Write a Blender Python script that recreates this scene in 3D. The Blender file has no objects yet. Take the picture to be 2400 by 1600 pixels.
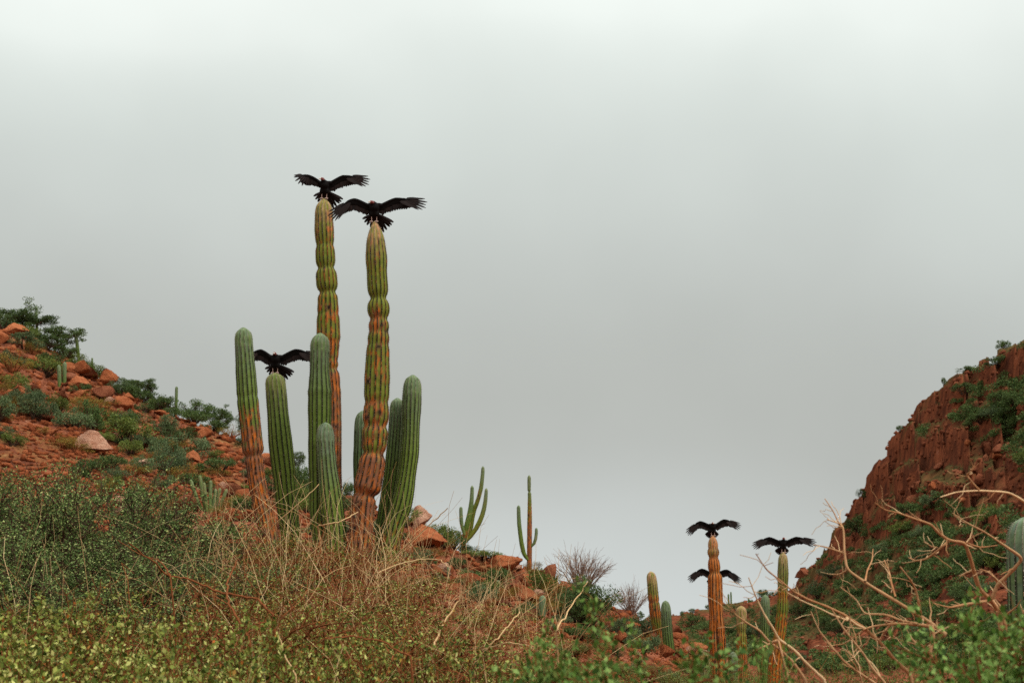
import bpy, bmesh, math, random
import numpy as np
from mathutils import Vector, Matrix

R = math.radians
scene = bpy.context.scene
col = scene.collection

# ------------------------------------------------------------------ camera
CAM = np.array([0.0, 0.0, 1.6])
PITCH = R(12.0)
FPX = 3333.0                      # focal length in photo pixels (2400 wide)
cam_d = bpy.data.cameras.new('camera')
cam_d.lens = 50.0
cam_d.sensor_width = 36.0
cam_d.clip_start = 0.1
cam_d.clip_end = 6000
cam_d.dof.use_dof = True
cam_d.dof.focus_distance = 15.0
cam_d.dof.aperture_fstop = 5.0
cam = bpy.data.objects.new('camera', cam_d)
cam.location = CAM
cam.rotation_euler = (R(90) + PITCH, 0, 0)
col.objects.link(cam)
scene.camera = cam

# ------------------------------------------------------------------ sky, sun, exposure
SUN_EL, SUN_AZ = R(56), R(128)      # azimuth measured from +Y towards +X
sun_dir = Vector((math.sin(SUN_AZ) * math.cos(SUN_EL), math.cos(SUN_AZ) * math.cos(SUN_EL), math.sin(SUN_EL)))
world = bpy.data.worlds.new('World')
scene.world = world
world.use_nodes = True
wn, wl = world.node_tree.nodes, world.node_tree.links
wn.clear()
w_out = wn.new('ShaderNodeOutputWorld')
w_bg = wn.new('ShaderNodeBackground')
wl.new(w_bg.outputs[0], w_out.inputs[0])
tc = wn.new('ShaderNodeTexCoord')
sep = wn.new('ShaderNodeSeparateXYZ')
wl.new(tc.outputs['Generated'], sep.inputs[0])
# overcast brightness by elevation
ramp = wn.new('ShaderNodeValToRGB')
ramp.color_ramp.interpolation = 'B_SPLINE'
els = ramp.color_ramp.elements
stops = [(-0.02, (0.450, 0.480, 0.475)), (0.05, (0.402, 0.425, 0.414)), (0.11, (0.314, 0.324, 0.303)), (0.20, (0.345, 0.362, 0.342)),
         (0.30, (0.425, 0.453, 0.432)), (0.42, (0.500, 0.545, 0.515)), (0.66, (1.10, 1.12, 1.08)), (1.0, (1.70, 1.70, 1.64))]
els[0].position = 0.0; els[0].color = (*stops[0][1], 1)
els[1].position = 1.0; els[1].color = (*stops[-1][1], 1)
for p, c in stops[1:-1]:
    e = els.new(p); e.color = (*c, 1)
# soft cloud texture bends the bands so they are not level
nz = wn.new('ShaderNodeTexNoise'); nz.inputs['Scale'].default_value = 2.2; nz.inputs['Detail'].default_value = 3.0
nz.inputs['Roughness'].default_value = 0.45; nz.inputs['Distortion'].default_value = 0.4
wl.new(tc.outputs['Generated'], nz.inputs['Vector'])
m1 = wn.new('ShaderNodeMath'); m1.operation = 'MULTIPLY_ADD'
wl.new(nz.outputs['Fac'], m1.inputs[0]); m1.inputs[1].default_value = 0.22; m1.inputs[2].default_value = -0.11
m2 = wn.new('ShaderNodeMath'); m2.operation = 'ADD'
wl.new(sep.outputs['Z'], m2.inputs[0]); wl.new(m1.outputs[0], m2.inputs[1])
# bands slope down to the right: thinner cloud towards the hidden sun
m3 = wn.new('ShaderNodeMath'); m3.operation = 'MULTIPLY_ADD'
wl.new(sep.outputs['X'], m3.inputs[0]); m3.inputs[1].default_value = 0.05; wl.new(m2.outputs[0], m3.inputs[2])
wl.new(m3.outputs[0], ramp.inputs[0])
# glow of the veiled sun
dot = wn.new('ShaderNodeVectorMath'); dot.operation = 'DOT_PRODUCT'
wl.new(tc.outputs['Generated'], dot.inputs[0]); dot.inputs[1].default_value = sun_dir
gl = wn.new('ShaderNodeMapRange'); gl.interpolation_type = 'SMOOTHSTEP'
gl.inputs['From Min'].default_value = 0.70; gl.inputs['From Max'].default_value = 1.0
gl.inputs['To Min'].default_value = 0.0; gl.inputs['To Max'].default_value = 0.55
wl.new(dot.outputs['Value'], gl.inputs['Value'])
glc = wn.new('ShaderNodeMix'); glc.data_type = 'RGBA'; glc.blend_type = 'ADD'; glc.inputs[0].default_value = 1.0
glr = wn.new('ShaderNodeCombineColor')
for i in range(3): wl.new(gl.outputs[0], glr.inputs[i])
wl.new(ramp.outputs[0], glc.inputs[6]); wl.new(glr.outputs[0], glc.inputs[7])
# fine mottling of the cloud deck
nz2 = wn.new('ShaderNodeTexNoise'); nz2.inputs['Scale'].default_value = 5.0; nz2.inputs['Detail'].default_value = 4.0
wl.new(tc.outputs['Generated'], nz2.inputs['Vector'])
mr = wn.new('ShaderNodeMapRange'); mr.inputs['From Min'].default_value = 0.25; mr.inputs['From Max'].default_value = 0.75
mr.inputs['To Min'].default_value = 0.95; mr.inputs['To Max'].default_value = 1.05
wl.new(nz2.outputs['Fac'], mr.inputs['Value'])
sc_ = wn.new('ShaderNodeVectorMath'); sc_.operation = 'SCALE'
wl.new(glc.outputs[2], sc_.inputs[0]); wl.new(mr.outputs[0], sc_.inputs['Scale'])
# a little of the clear-sky colour bleeds through the cloud
sky = wn.new('ShaderNodeTexSky'); sky.sky_type = 'NISHITA'; sky.sun_disc = False
sky.sun_elevation = SUN_EL; sky.sun_rotation = SUN_AZ
skm = wn.new('ShaderNodeVectorMath'); skm.operation = 'SCALE'; skm.inputs['Scale'].default_value = 0.05
wl.new(sky.outputs[0], skm.inputs[0])
mixs = wn.new('ShaderNodeMix'); mixs.data_type = 'RGBA'; mixs.inputs[0].default_value = 0.02
wl.new(sc_.outputs[0], mixs.inputs[6]); wl.new(skm.outputs[0], mixs.inputs[7])
wl.new(mixs.outputs[2], w_bg.inputs['Color'])
w_bg.inputs['Strength'].default_value = 1.03

sl = bpy.data.lights.new('sun', 'SUN')
sl.energy = 1.5
sl.angle = R(10)
sl.color = (1.0, 0.97, 0.92)
so = bpy.data.objects.new('sun', sl)
so.rotation_euler = sun_dir.to_track_quat('Z', 'Y').to_euler()
so.location = (0, 0, 60)
col.objects.link(so)

vs = scene.view_settings
vs.view_transform = 'Standard'; vs.look = 'None'; vs.gamma = 1.0; vs.use_curve_mapping = False
vs.exposure = 0.5
scene.render.engine = 'CYCLES'
cy = scene.cycles
cy.use_denoising = False
cy.max_bounces = 5; cy.diffuse_bounces = 3; cy.glossy_bounces = 2; cy.transmission_bounces = 2
cy.sample_clamp_indirect = 4.0
cy.use_adaptive_sampling = False

# ------------------------------------------------------------------ pixel geometry
SP, CP = math.sin(PITCH), math.cos(PITCH)
def ray(px, py):
    xc = (np.asarray(px, float) - 1200) / FPX; yc = (800 - np.asarray(py, float)) / FPX
    return np.stack([xc, CP - yc * SP, SP + yc * CP], -1)
def P(px, py, D):
    d = ray(px, py)
    return CAM + d * (D / d[..., 1])[..., None] if np.ndim(px) else CAM + d * (D / d[1])
def mpp(px, py, D):                # metres per photo pixel at forward distance D
    d = ray(px, py)
    return D / d[..., 1] / FPX

# ------------------------------------------------------------------ noise
def _h(ix, iy, iz, s):
    n = (ix * 374761393 + iy * 668265263 + iz * 2147483647 + s * 1274126177) & 0xffffffff
    n = ((n ^ (n >> 13)) * 1274126177) & 0xffffffff
    n = ((n ^ (n >> 16)) * 2246822519) & 0xffffffff
    return ((n ^ (n >> 15)) & 0xffffff) / float(0xffffff)
def vnoise(x, y, z=None, s=0):
    x = np.asarray(x, float); y = np.asarray(y, float)
    z = np.zeros_like(x) if z is None else np.asarray(z, float)
    ix, iy, iz = np.floor(x).astype(np.int64), np.floor(y).astype(np.int64), np.floor(z).astype(np.int64)
    fx, fy, fz = x - ix, y - iy, z - iz
    fx, fy, fz = [f * f * (3 - 2 * f) for f in (fx, fy, fz)]
    r = 0
    for dx in (0, 1):
        for dy in (0, 1):
            for dz in (0, 1):
                w = (fx if dx else 1 - fx) * (fy if dy else 1 - fy) * (fz if dz else 1 - fz)
                r = r + w * _h(ix + dx, iy + dy, iz + dz, s)
    return r
def fbm(x, y, z=None, s=0, o=4, g=0.5):
    r = 0; a = 1; t = 0
    for k in range(o):
        f = 2.03 ** k
        r = r + a * vnoise(np.asarray(x) * f, np.asarray(y) * f, None if z is None else np.asarray(z) * f, s + k * 17)
        t += a; a *= g
    return r / t
def sstep(a, b, x):
    t = np.clip((x - a) / (b - a), 0, 1)
    return t * t * (3 - 2 * t)

# ------------------------------------------------------------------ mesh helpers
class MB:
    def __init__(s): s.V = []; s.L = []; s.S = []; s.n = 0; s.C = []; s.M = []
    def add(s, V, F, C=None, m=0):
        V = np.asarray(V, float).reshape(-1, 3); F = np.asarray(F, np.int64)
        s.V.append(V); s.L.append((F + s.n).ravel()); s.S.append(np.full(len(F), F.shape[1]))
        s.M.append(np.full(len(F), m))
        s.n += len(V)
        if C is not None: s.C.append(np.asarray(C, float))
        return s
    def mesh(s, name, mats, smooth=False):
        V = np.concatenate(s.V); L = np.concatenate(s.L); S = np.concatenate(s.S)
        me = bpy.data.meshes.new(name)
        me.vertices.add(len(V)); me.vertices.foreach_set('co', V.ravel().astype(np.float32))
        me.loops.add(len(L)); me.loops.foreach_set('vertex_index', L.astype(np.int32))
        st = np.concatenate([[0], np.cumsum(S)[:-1]]).astype(np.int32)
        me.polygons.add(len(S)); me.polygons.foreach_set('loop_start', st)
        if smooth: me.polygons.foreach_set('use_smooth', np.ones(len(S), bool))
        for m in (mats if isinstance(mats, (list, tuple)) else [mats]): me.materials.append(m)
        mi = np.concatenate(s.M)
        if mi.any(): me.polygons.foreach_set('material_index', mi.astype(np.int32))
        if s.C:
            ca = me.color_attributes.new('Col', 'FLOAT_COLOR', 'POINT')
            C = np.concatenate(s.C)
            ca.data.foreach_set('color', np.concatenate([C, np.ones((len(C), 1))], 1).ravel().astype(np.float32))
        me.update(calc_edges=True)
        return me

def link(name, data, parent=None, loc=None, rot=None, scale=None):
    o = bpy.data.objects.new(name, data)
    col.objects.link(o)
    if parent is not None: o.parent = parent
    if loc is not None: o.location = [float(v) for v in loc]
    if rot is not None: o.rotation_euler = rot
    if scale is not None: o.scale = scale
    return o
def tag(o, label, cat, group=None):
    o['label'] = label; o['category'] = cat
    if group: o['group'] = group
    return o

def tube(pts, rad, k=5, cap=True):
    pts = np.asarray(pts, float); n = len(pts)
    rad = np.broadcast_to(np.asarray(rad, float), (n,))
    t = np.gradient(pts, axis=0); t /= np.linalg.norm(t, axis=1)[:, None] + 1e-9
    up = np.array([0.31, 0.17, 0.93]) if abs(t[:, 2]).mean() < 0.8 else np.array([0.9, 0.3, 0.1])
    a = np.cross(t, up); a /= np.linalg.norm(a, axis=1)[:, None] + 1e-9
    b = np.cross(t, a)
    ph = np.arange(k) / k * 2 * math.pi
    V = pts[:, None, :] + rad[:, None, None] * (np.cos(ph)[None, :, None] * a[:, None, :] + np.sin(ph)[None, :, None] * b[:, None, :])
    i = np.arange(n - 1)[:, None]; j = np.arange(k)[None, :]
    F = np.stack([i * k + j, i * k + (j + 1) % k, (i + 1) * k + (j + 1) % k, (i + 1) * k + j], -1).reshape(-1, 4)
    return V.reshape(-1, 3), F

def leaves(c, size, rng, up=0.3, lw=0.5, out=None):
    """small pointed leaf faces: one folded quad each"""
    c = np.asarray(c, float); n = len(c)
    d = rng.normal(size=(n, 3)); d[:, 2] += up
    if out is not None: d += out
    d /= np.linalg.norm(d, axis=1)[:, None] + 1e-9
    w = np.cross(d, rng.normal(size=(n, 3)) + np.array([0, 0, 0.9])); w /= np.linalg.norm(w, axis=1)[:, None] + 1e-9
    s = np.broadcast_to(np.asarray(size, float), (n,)) * rng.uniform(0.65, 1.3, n)
    nn = np.cross(d, w)
    a = c; t = c + d * s[:, None]
    m = c + d * (s * 0.55)[:, None]
    l = m + w * (s * lw * 0.5)[:, None] + nn * (s * 0.1)[:, None]
    r = m - w * (s * lw * 0.5)[:, None] + nn * (s * 0.1)[:, None]
    V = np.stack([a, l, t, r], 1).reshape(-1, 3)
    return V, np.arange(4 * n).reshape(n, 4)

# ------------------------------------------------------------------ materials
def mat(name):
    m = bpy.data.materials.new(name); m.use_nodes = True
    nt = m.node_tree; b = nt.nodes['Principled BSDF']
    return m, nt.nodes, nt.links, b
def ramp_node(N, stops, interp='LINEAR'):
    r = N.new('ShaderNodeValToRGB'); r.color_ramp.interpolation = interp
    e = r.color_ramp.elements
    e[0].position, e[0].color = stops[0][0], (*stops[0][1], 1)
    e[1].position, e[1].color = stops[-1][0], (*stops[-1][1], 1)
    for p, c in stops[1:-1]:
        q = e.new(p); q.color = (*c, 1)
    return r
def noise_node(N, L, scale, detail=4, rough=0.55, vec=None, dist=0.0):
    n = N.new('ShaderNodeTexNoise'); n.inputs['Scale'].default_value = scale
    n.inputs['Detail'].default_value = detail; n.inputs['Roughness'].default_value = rough
    n.inputs['Distortion'].default_value = dist
    if vec is not None: L.new(vec, n.inputs['Vector'])
    return n
def bump_node(N, L, h, b, strength, dist):
    bp = N.new('ShaderNodeBump'); bp.inputs['Strength'].default_value = strength; bp.inputs['Distance'].default_value = dist
    L.new(h, bp.inputs['Height']); L.new(bp.outputs[0], b.inputs['Normal'])
    return bp

def leaf_mat(name, stops, trans=0.22, rough=0.55, hue_obj=0.12):
    m, N, L, b = mat(name)
    g = N.new('ShaderNodeNewGeometry')
    r = ramp_node(N, stops)
    L.new(g.outputs['Random Per Island'], r.inputs[0])
    oi = N.new('ShaderNodeObjectInfo')
    mr = N.new('ShaderNodeMapRange'); mr.inputs['To Min'].default_value = 1 - hue_obj * 2; mr.inputs['To Max'].default_value = 1 + hue_obj * 2
    L.new(oi.outputs['Random'], mr.inputs['Value'])
    v = N.new('ShaderNodeVectorMath'); v.operation = 'SCALE'
    L.new(r.outputs[0], v.inputs[0]); L.new(mr.outputs[0], v.inputs['Scale'])
    L.new(v.outputs[0], b.inputs['Base Color'])
    b.inputs['Roughness'].default_value = rough
    b.inputs['Specular IOR Level'].default_value = 0.08
    if trans:
        tr = N.new('ShaderNodeBsdfTranslucent'); L.new(v.outputs[0], tr.inputs[0])
        mx = N.new('ShaderNodeMixShader'); mx.inputs[0].default_value = trans
        L.new(b.outputs[0], mx.inputs[1]); L.new(tr.outputs[0], mx.inputs[2])
        L.new(mx.outputs[0], N['Material Output'].inputs[0])
    return m
def bark_mat(name, c1, c2, scale=30):
    m, N, L, b = mat(name)
    tcn = N.new('ShaderNodeTexCoord')
    n = noise_node(N, L, scale, 4, 0.6, tcn.outputs['Object'])
    g = N.new('ShaderNodeNewGeometry')
    mx = N.new('ShaderNodeMath'); mx.operation = 'MULTIPLY_ADD'
    L.new(g.outputs['Random Per Island'], mx.inputs[0]); mx.inputs[1].default_value = 0.5
    ad = N.new('ShaderNodeMath'); ad.operation = 'MULTIPLY'; L.new(n.outputs['Fac'], ad.inputs[0]); ad.inputs[1].default_value = 0.6
    L.new(ad.outputs[0], mx.inputs[2])
    r = ramp_node(N, [(0.15, c1), (0.85, c2)]); L.new(mx.outputs[0], r.inputs[0])
    L.new(r.outputs[0], b.inputs['Base Color']); b.inputs['Roughness'].default_value = 0.9
    b.inputs['Specular IOR Level'].default_value = 0.03
    return m

M = {}
M['dark_leaf'] = leaf_mat('dark_leaf', [(0, (0.030, 0.058, 0.016)), (0.5, (0.066, 0.108, 0.028)), (1, (0.120, 0.160, 0.050))])
M['mid_leaf'] = leaf_mat('mid_leaf', [(0, (0.058, 0.088, 0.016)), (0.5, (0.115, 0.155, 0.028)), (1, (0.180, 0.205, 0.055))])
M['blue_leaf'] = leaf_mat('blue_leaf', [(0, (0.048, 0.080, 0.030)), (0.6, (0.100, 0.145, 0.058)), (1, (0.160, 0.200, 0.090))])
M['ochre_leaf'] = leaf_mat('ochre_leaf', [(0, (0.11, 0.068, 0.013)), (0.5, (0.21, 0.130, 0.022)), (0.8, (0.25, 0.185, 0.035)), (1, (0.15, 0.15, 0.03))])
M['thorn_leaf'] = leaf_mat('thorn_leaf', [(0, (0.025, 0.055, 0.014)), (0.5, (0.095, 0.160, 0.040)), (0.8, (0.22, 0.30, 0.09)), (1, (0.42, 0.45, 0.16))], hue_obj=0.06)
M['leafy_leaf'] = leaf_mat('leafy_leaf', [(0, (0.030, 0.050, 0.008)), (0.4, (0.130, 0.165, 0.026)), (0.75, (0.34, 0.37, 0.08)), (0.93, (0.58, 0.56, 0.20)), (0.96, (0.22, 0.20, 0.04)), (1.0, (0.42, 0.11, 0.02))], hue_obj=0.06)
M['twiggy_leaf'] = leaf_mat('twiggy_leaf', [(0, (0.028, 0.048, 0.009)), (0.45, (0.125, 0.165, 0.028)), (0.75, (0.28, 0.32, 0.07)), (0.88, (0.50, 0.48, 0.15)), (0.93, (0.24, 0.10, 0.02)), (1, (0.33, 0.20, 0.03))], hue_obj=0.08)
M['spray_leaf'] = leaf_mat('spray_leaf', [(0, (0.028, 0.065, 0.010)), (0.5, (0.095, 0.180, 0.028)), (1, (0.26, 0.38, 0.10))], hue_obj=0.05)
M['bark_dark'] = bark_mat('bark_dark', (0.030, 0.018, 0.012), (0.085, 0.050, 0.032))
M['bark_red'] = bark_mat('bark_red', (0.060, 0.018, 0.007), (0.26, 0.088, 0.032))
M['bark_tan'] = bark_mat('bark_tan', (0.30, 0.115, 0.042), (0.66, 0.46, 0.25), 5)
M['bark_grey'] = bark_mat('bark_grey', (0.14, 0.09, 0.065), (0.30, 0.21, 0.16))
M['straw'] = bark_mat('straw', (0.26, 0.10, 0.022), (0.66, 0.48, 0.25), 2)

def rock_mat(name, c_dark, c_mid, c_light, scale=1.6):
    m, N, L, b = mat(name)
    tcn = N.new('ShaderNodeTexCoord'); oi = N.new('ShaderNodeObjectInfo')
    ad = N.new('ShaderNodeVectorMath'); ad.operation = 'ADD'
    L.new(tcn.outputs['Object'], ad.inputs[0]); L.new(oi.outputs['Location'], ad.inputs[1])
    n1 = noise_node(N, L, scale, 6, 0.62, ad.outputs[0], 0.3)
    n2 = noise_node(N, L, scale * 9, 5, 0.65, ad.outputs[0])
    mx = N.new('ShaderNodeMath'); mx.operation = 'MULTIPLY_ADD'; L.new(n2.outputs['Fac'], mx.inputs[0]); mx.inputs[1].default_value = 0.45
    sb = N.new('ShaderNodeMath'); sb.operation = 'MULTIPLY'; L.new(n1.outputs['Fac'], sb.inputs[0]); sb.inputs[1].default_value = 0.75
    L.new(sb.outputs[0], mx.inputs[2])
    g = N.new('ShaderNodeNewGeometry')
    a2 = N.new('ShaderNodeMath'); a2.operation = 'MULTIPLY_ADD'; L.new(g.outputs['Random Per Island'], a2.inputs[0]); a2.inputs[1].default_value = 0.16
    L.new(mx.outputs[0], a2.inputs[2])
    a3 = N.new('ShaderNodeMath'); a3.operation = 'MULTIPLY_ADD'; L.new(oi.outputs['Random'], a3.inputs[0]); a3.inputs[1].default_value = 0.16
    L.new(a2.outputs[0], a3.inputs[2])
    r = ramp_node(N, [(0.50, c_dark), (0.70, c_mid), (0.93, c_light)]); L.new(a3.outputs[0], r.inputs[0])
    L.new(r.outputs[0], b.inputs['Base Color']); b.inputs['Roughness'].default_value = 0.92
    b.inputs['Specular IOR Level'].default_value = 0.02
    bump_node(N, L, n2.outputs['Fac'], b, 0.9, 0.14)
    return m
M['rock_rust'] = rock_mat('rock_rust', (0.085, 0.024, 0.010), (0.27, 0.074, 0.028), (0.43, 0.145, 0.060))
M['rock_pink'] = rock_mat('rock_pink', (0.17, 0.065, 0.036), (0.38, 0.165, 0.095), (0.58, 0.34, 0.225))
M['rock_dark'] = rock_mat('rock_dark', (0.055, 0.019, 0.010), (0.155, 0.046, 0.022), (0.28, 0.10, 0.05))

def terrain_mat():
    m, N, L, b = mat('red_stony_ground')
    g = N.new('ShaderNodeNewGeometry')
    pos = g.outputs['Position']
    n1 = noise_node(N, L, 0.12, 6, 0.65, pos, 0.4)
    n2 = noise_node(N, L, 1.1, 6, 0.7, pos, 0.3)
    n3 = noise_node(N, L, 6.0, 5, 0.7, pos)
    ma = N.new('ShaderNodeMath'); ma.operation = 'MULTIPLY_ADD'; L.new(n2.outputs['Fac'], ma.inputs[0]); ma.inputs[1].default_value = 0.6
    mb = N.new('ShaderNodeMath'); mb.operation = 'MULTIPLY'; L.new(n3.outputs['Fac'], mb.inputs[0]); mb.inputs[1].default_value = 0.5
    L.new(mb.outputs[0], ma.inputs[2])
    r = ramp_node(N, [(0.38, (0.040, 0.018, 0.012)), (0.50, (0.135, 0.045, 0.024)), (0.60, (0.23, 0.076, 0.038)), (0.70, (0.36, 0.16, 0.09))])
    L.new(ma.outputs[0], r.inputs[0])
    # dry ground cover in patches
    r2 = ramp_node(N, [(0.50, (0, 0, 0)), (0.58, (1, 1, 1))]); L.new(n1.outputs['Fac'], r2.inputs[0])
    r2b = ramp_node(N, [(0.42, (0, 0, 0)), (0.60, (1, 1, 1))]); L.new(n2.outputs['Fac'], r2b.inputs[0])
    mm = N.new('ShaderNodeMath'); mm.operation = 'MULTIPLY'; L.new(r2.outputs[0], mm.inputs[0]); L.new(r2b.outputs[0], mm.inputs[1])
    mm2 = N.new('ShaderNodeMath'); mm2.operation = 'MULTIPLY'; L.new(mm.outputs[0], mm2.inputs[0]); mm2.inputs[1].default_value = 0.45
    rg = ramp_node(N, [(0.35, (0.10, 0.065, 0.018)), (0.65, (0.17, 0.13, 0.03))]); L.new(n3.outputs['Fac'], rg.inputs[0])
    mix = N.new('ShaderNodeMix'); mix.data_type = 'RGBA'; L.new(mm2.outputs[0], mix.inputs[0]); L.new(r.outputs[0], mix.inputs[6]); L.new(rg.outputs[0], mix.inputs[7])
    # the far canyon side is a darker, browner rock
    at = N.new('ShaderNodeAttribute'); at.attribute_name = 'Col'
    sp = N.new('ShaderNodeSeparateColor'); L.new(at.outputs['Color'], sp.inputs[0])
    n4 = noise_node(N, L, 0.35, 7, 0.7, pos, 0.6)
    mp = N.new('ShaderNodeMapping'); mp.inputs['Scale'].default_value = (0.9, 0.9, 0.22); L.new(pos, mp.inputs[0])
    n5 = noise_node(N, L, 1.0, 6, 0.7, mp.outputs[0], 0.5)
    av = N.new('ShaderNodeMath'); av.operation = 'MULTIPLY_ADD'; L.new(n4.outputs['Fac'], av.inputs[0]); av.inputs[1].default_value = 0.5
    hv = N.new('ShaderNodeMath'); hv.operation = 'MULTIPLY'; L.new(n5.outputs['Fac'], hv.inputs[0]); hv.inputs[1].default_value = 0.5
    L.new(hv.outputs[0], av.inputs[2])
    rf = ramp_node(N, [(0.34, (0.032, 0.015, 0.011)), (0.47, (0.105, 0.034, 0.018)), (0.58, (0.215, 0.066, 0.030)), (0.70, (0.30, 0.135, 0.085))])
    L.new(av.outputs[0], rf.inputs[0])
    # scrub-coloured soil on its gentler ground
    rs = ramp_node(N, [(0.42, (0.055, 0.045, 0.018)), (0.6, (0.11, 0.075, 0.028))]); L.new(n2.outputs['Fac'], rs.inputs[0])
    mixg = N.new('ShaderNodeMix'); mixg.data_type = 'RGBA'; L.new(sp.outputs[1], mixg.inputs[0]); L.new(rf.outputs[0], mixg.inputs[6]); L.new(rs.outputs[0], mixg.inputs[7])
    mix2 = N.new('ShaderNodeMix'); mix2.data_type = 'RGBA'; L.new(sp.outputs[0], mix2.inputs[0]); L.new(mix.outputs[2], mix2.inputs[6]); L.new(mixg.outputs[2], mix2.inputs[7])
    L.new(mix2.outputs[2], b.inputs['Base Color']); b.inputs['Roughness'].default_value = 0.95; b.inputs['Specular IOR Level'].default_value = 0.0
    bump_node(N, L, ma.outputs[0], b, 0.8, 0.25)
    return m
M['ground'] = terrain_mat()

def cactus_mat():
    m, N, L, b = mat('cactus_skin')
    at = N.new('ShaderNodeAttribute'); at.attribute_name = 'Col'
    tcn = N.new('ShaderNodeTexCoord')
    n = noise_node(N, L, 14, 4, 0.6, tcn.outputs['Object'])
    mr = N.new('ShaderNodeMapRange'); mr.inputs['From Min'].default_value = 0.3; mr.inputs['From Max'].default_value = 0.7
    mr.inputs['To Min'].default_value = 0.75; mr.inputs['To Max'].default_value = 1.2
    L.new(n.outputs['Fac'], mr.inputs['Value'])
    v = N.new('ShaderNodeVectorMath'); v.operation = 'SCALE'; L.new(at.outputs['Color'], v.inputs[0]); L.new(mr.outputs[0], v.inputs['Scale'])
    L.new(v.outputs[0], b.inputs['Base Color']); b.inputs['Roughness'].default_value = 0.6; b.inputs['Specular IOR Level'].default_value = 0.06
    bump_node(N, L, n.outputs['Fac'], b, 0.25, 0.02)
    return m
M['cactus'] = cactus_mat()
def plain(name, c, rough=0.6, spec=0.3, var=0.25, scale=20):
    m, N, L, b = mat(name)
    tcn = N.new('ShaderNodeTexCoord'); n = noise_node(N, L, scale, 3, 0.5, tcn.outputs['Object'])
    r = ramp_node(N, [(0.3, tuple(x * (1 - var) for x in c)), (0.7, tuple(x * (1 + var) for x in c))]); L.new(n.outputs['Fac'], r.inputs[0])
    L.new(r.outputs[0], b.inputs['Base Color']); b.inputs['Roughness'].default_value = rough; b.inputs['Specular IOR Level'].default_value = spec
    return m
M['spine'] = plain('spine', (0.34, 0.29, 0.22), 0.7, 0.2)
M['plumage'] = plain('plumage', (0.0065, 0.0055, 0.005), 0.75, 0.06, 0.5, 60)
M['bare_head'] = plain('bare_head', (0.15, 0.03, 0.022), 0.55, 0.3, 0.35, 60)
M['beak'] = plain('beak', (0.62, 0.52, 0.42), 0.4, 0.4)
M['shank'] = plain('shank', (0.40, 0.27, 0.22), 0.7, 0.2)
def feather_mat():
    m, N, L, b = mat('flight_feather')
    tcn = N.new('ShaderNodeTexCoord'); oi = N.new('ShaderNodeObjectInfo')
    n = noise_node(N, L, 9, 3, 0.5, tcn.outputs['Object'])
    r = ramp_node(N, [(0.4, (0.007, 0.005, 0.0045)), (0.95, (0.022, 0.010, 0.007))])
    ad = N.new('ShaderNodeMath'); ad.operation = 'MULTIPLY_ADD'; L.new(oi.outputs['Random'], ad.inputs[0]); ad.inputs[1].default_value = 0.3
    L.new(n.outputs['Fac'], ad.inputs[2]); L.new(ad.outputs[0], r.inputs[0])
    L.new(r.outputs[0], b.inputs['Base Color']); b.inputs['Roughness'].default_value = 0.7; b.inputs['Specular IOR Level'].default_value = 0.15
    tr = N.new('ShaderNodeBsdfTranslucent'); tr.inputs[0].default_value = (0.16, 0.045, 0.02, 1)
    mx = N.new('ShaderNodeMixShader'); mx.inputs[0].default_value = 0.12
    L.new(b.outputs[0], mx.inputs[1]); L.new(tr.outputs[0], mx.inputs[2]); L.new(mx.outputs[0], N['Material Output'].inputs[0])
    return m
M['feather'] = feather_mat()

# ------------------------------------------------------------------ terrain: one polar sheet
def zp(r, px, py):
    d = ray(px, py); return 1.6 + r * d[2] / math.hypot(d[0], d[1])
def column(px, pts, sky_r=None):
    """pts: (r, z) or (r, None, py); the hill falls away behind the skyline"""
    rs, zs = [0.5, 4.0], [0.0, 0.03]
    for p in pts:
        rs.append(p[0]); zs.append(p[1] if len(p) == 2 else zp(p[0], px, p[2]))
    return rs, zs
def hillcol(px, near, back):
    rs, zs = column(px, near)
    for r, z in back:
        rs.append(r); zs.append(z)
    return px, rs, zs
def drop(near, px, low=3.0):
    r = near[-1][0]; z = zp(r, px, near[-1][2])
    return [(r * 1.12, z * 1.02), (r * 1.5, z * 0.92), (r * 2.3, z * 0.55 + low * 0.4), (500, low), (3000, low)]
T = []
def L_(px, near): T.append(hillcol(px, near, drop(near, px)))
q = None
L_(-900, [(12, 1.9), (25, 4.2), (45, q, 1000), (70, q, 700), (95, q, 480)])
L_(-400, [(12, 1.8), (25, q, 1310), (45, q, 1075), (70, q, 830), (95, q, 630)])
L_(0,    [(12, 1.65), (25, q, 1335), (45, q, 1125), (70, q, 905), (95, q, 768)])
L_(100,  [(12, 1.65), (25, q, 1335), (45, q, 1140), (70, q, 930), (92, q, 806)])
L_(190,  [(12, 1.65), (25, q, 1335), (45, q, 1150), (68, q, 965), (89, q, 862)])
L_(270,  [(12, 1.65), (25, q, 1335), (45, q, 1160), (66, q, 1000), (86, q, 905)])
L_(420,  [(12, 1.62), (25, q, 1330), (45, q, 1170), (64, q, 1050), (82, q, 978)])
L_(560,  [(12, 1.6), (25, q, 1305), (45, q, 1180), (62, q, 1080), (78, q, 1030)])
L_(700,  [(12, 1.6), (25, q, 1295), (45, q, 1205), (60, q, 1140), (72, q, 1110)])
L_(850,  [(12, 1.55), (25, q, 1300), (42, q, 1245), (56, q, 1200), (66, q, 1178)])
L_(960,  [(12, 1.5), (25, q, 1325), (42, q, 1285), (54, q, 1240), (63, q, 1222)])
L_(1080, [(12, 1.4), (25, q, 1390), (42, q, 1340), (52, q, 1305), (60, q, 1288)])
L_(1240, [(12, 1.2), (25, q, 1450), (40, q, 1405), (50, q, 1360), (58, q, 1330)])
L_(1340, [(12, 0.95), (25, q, 1490), (40, q, 1445), (50, q, 1400), (57, q, 1370)])
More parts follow.
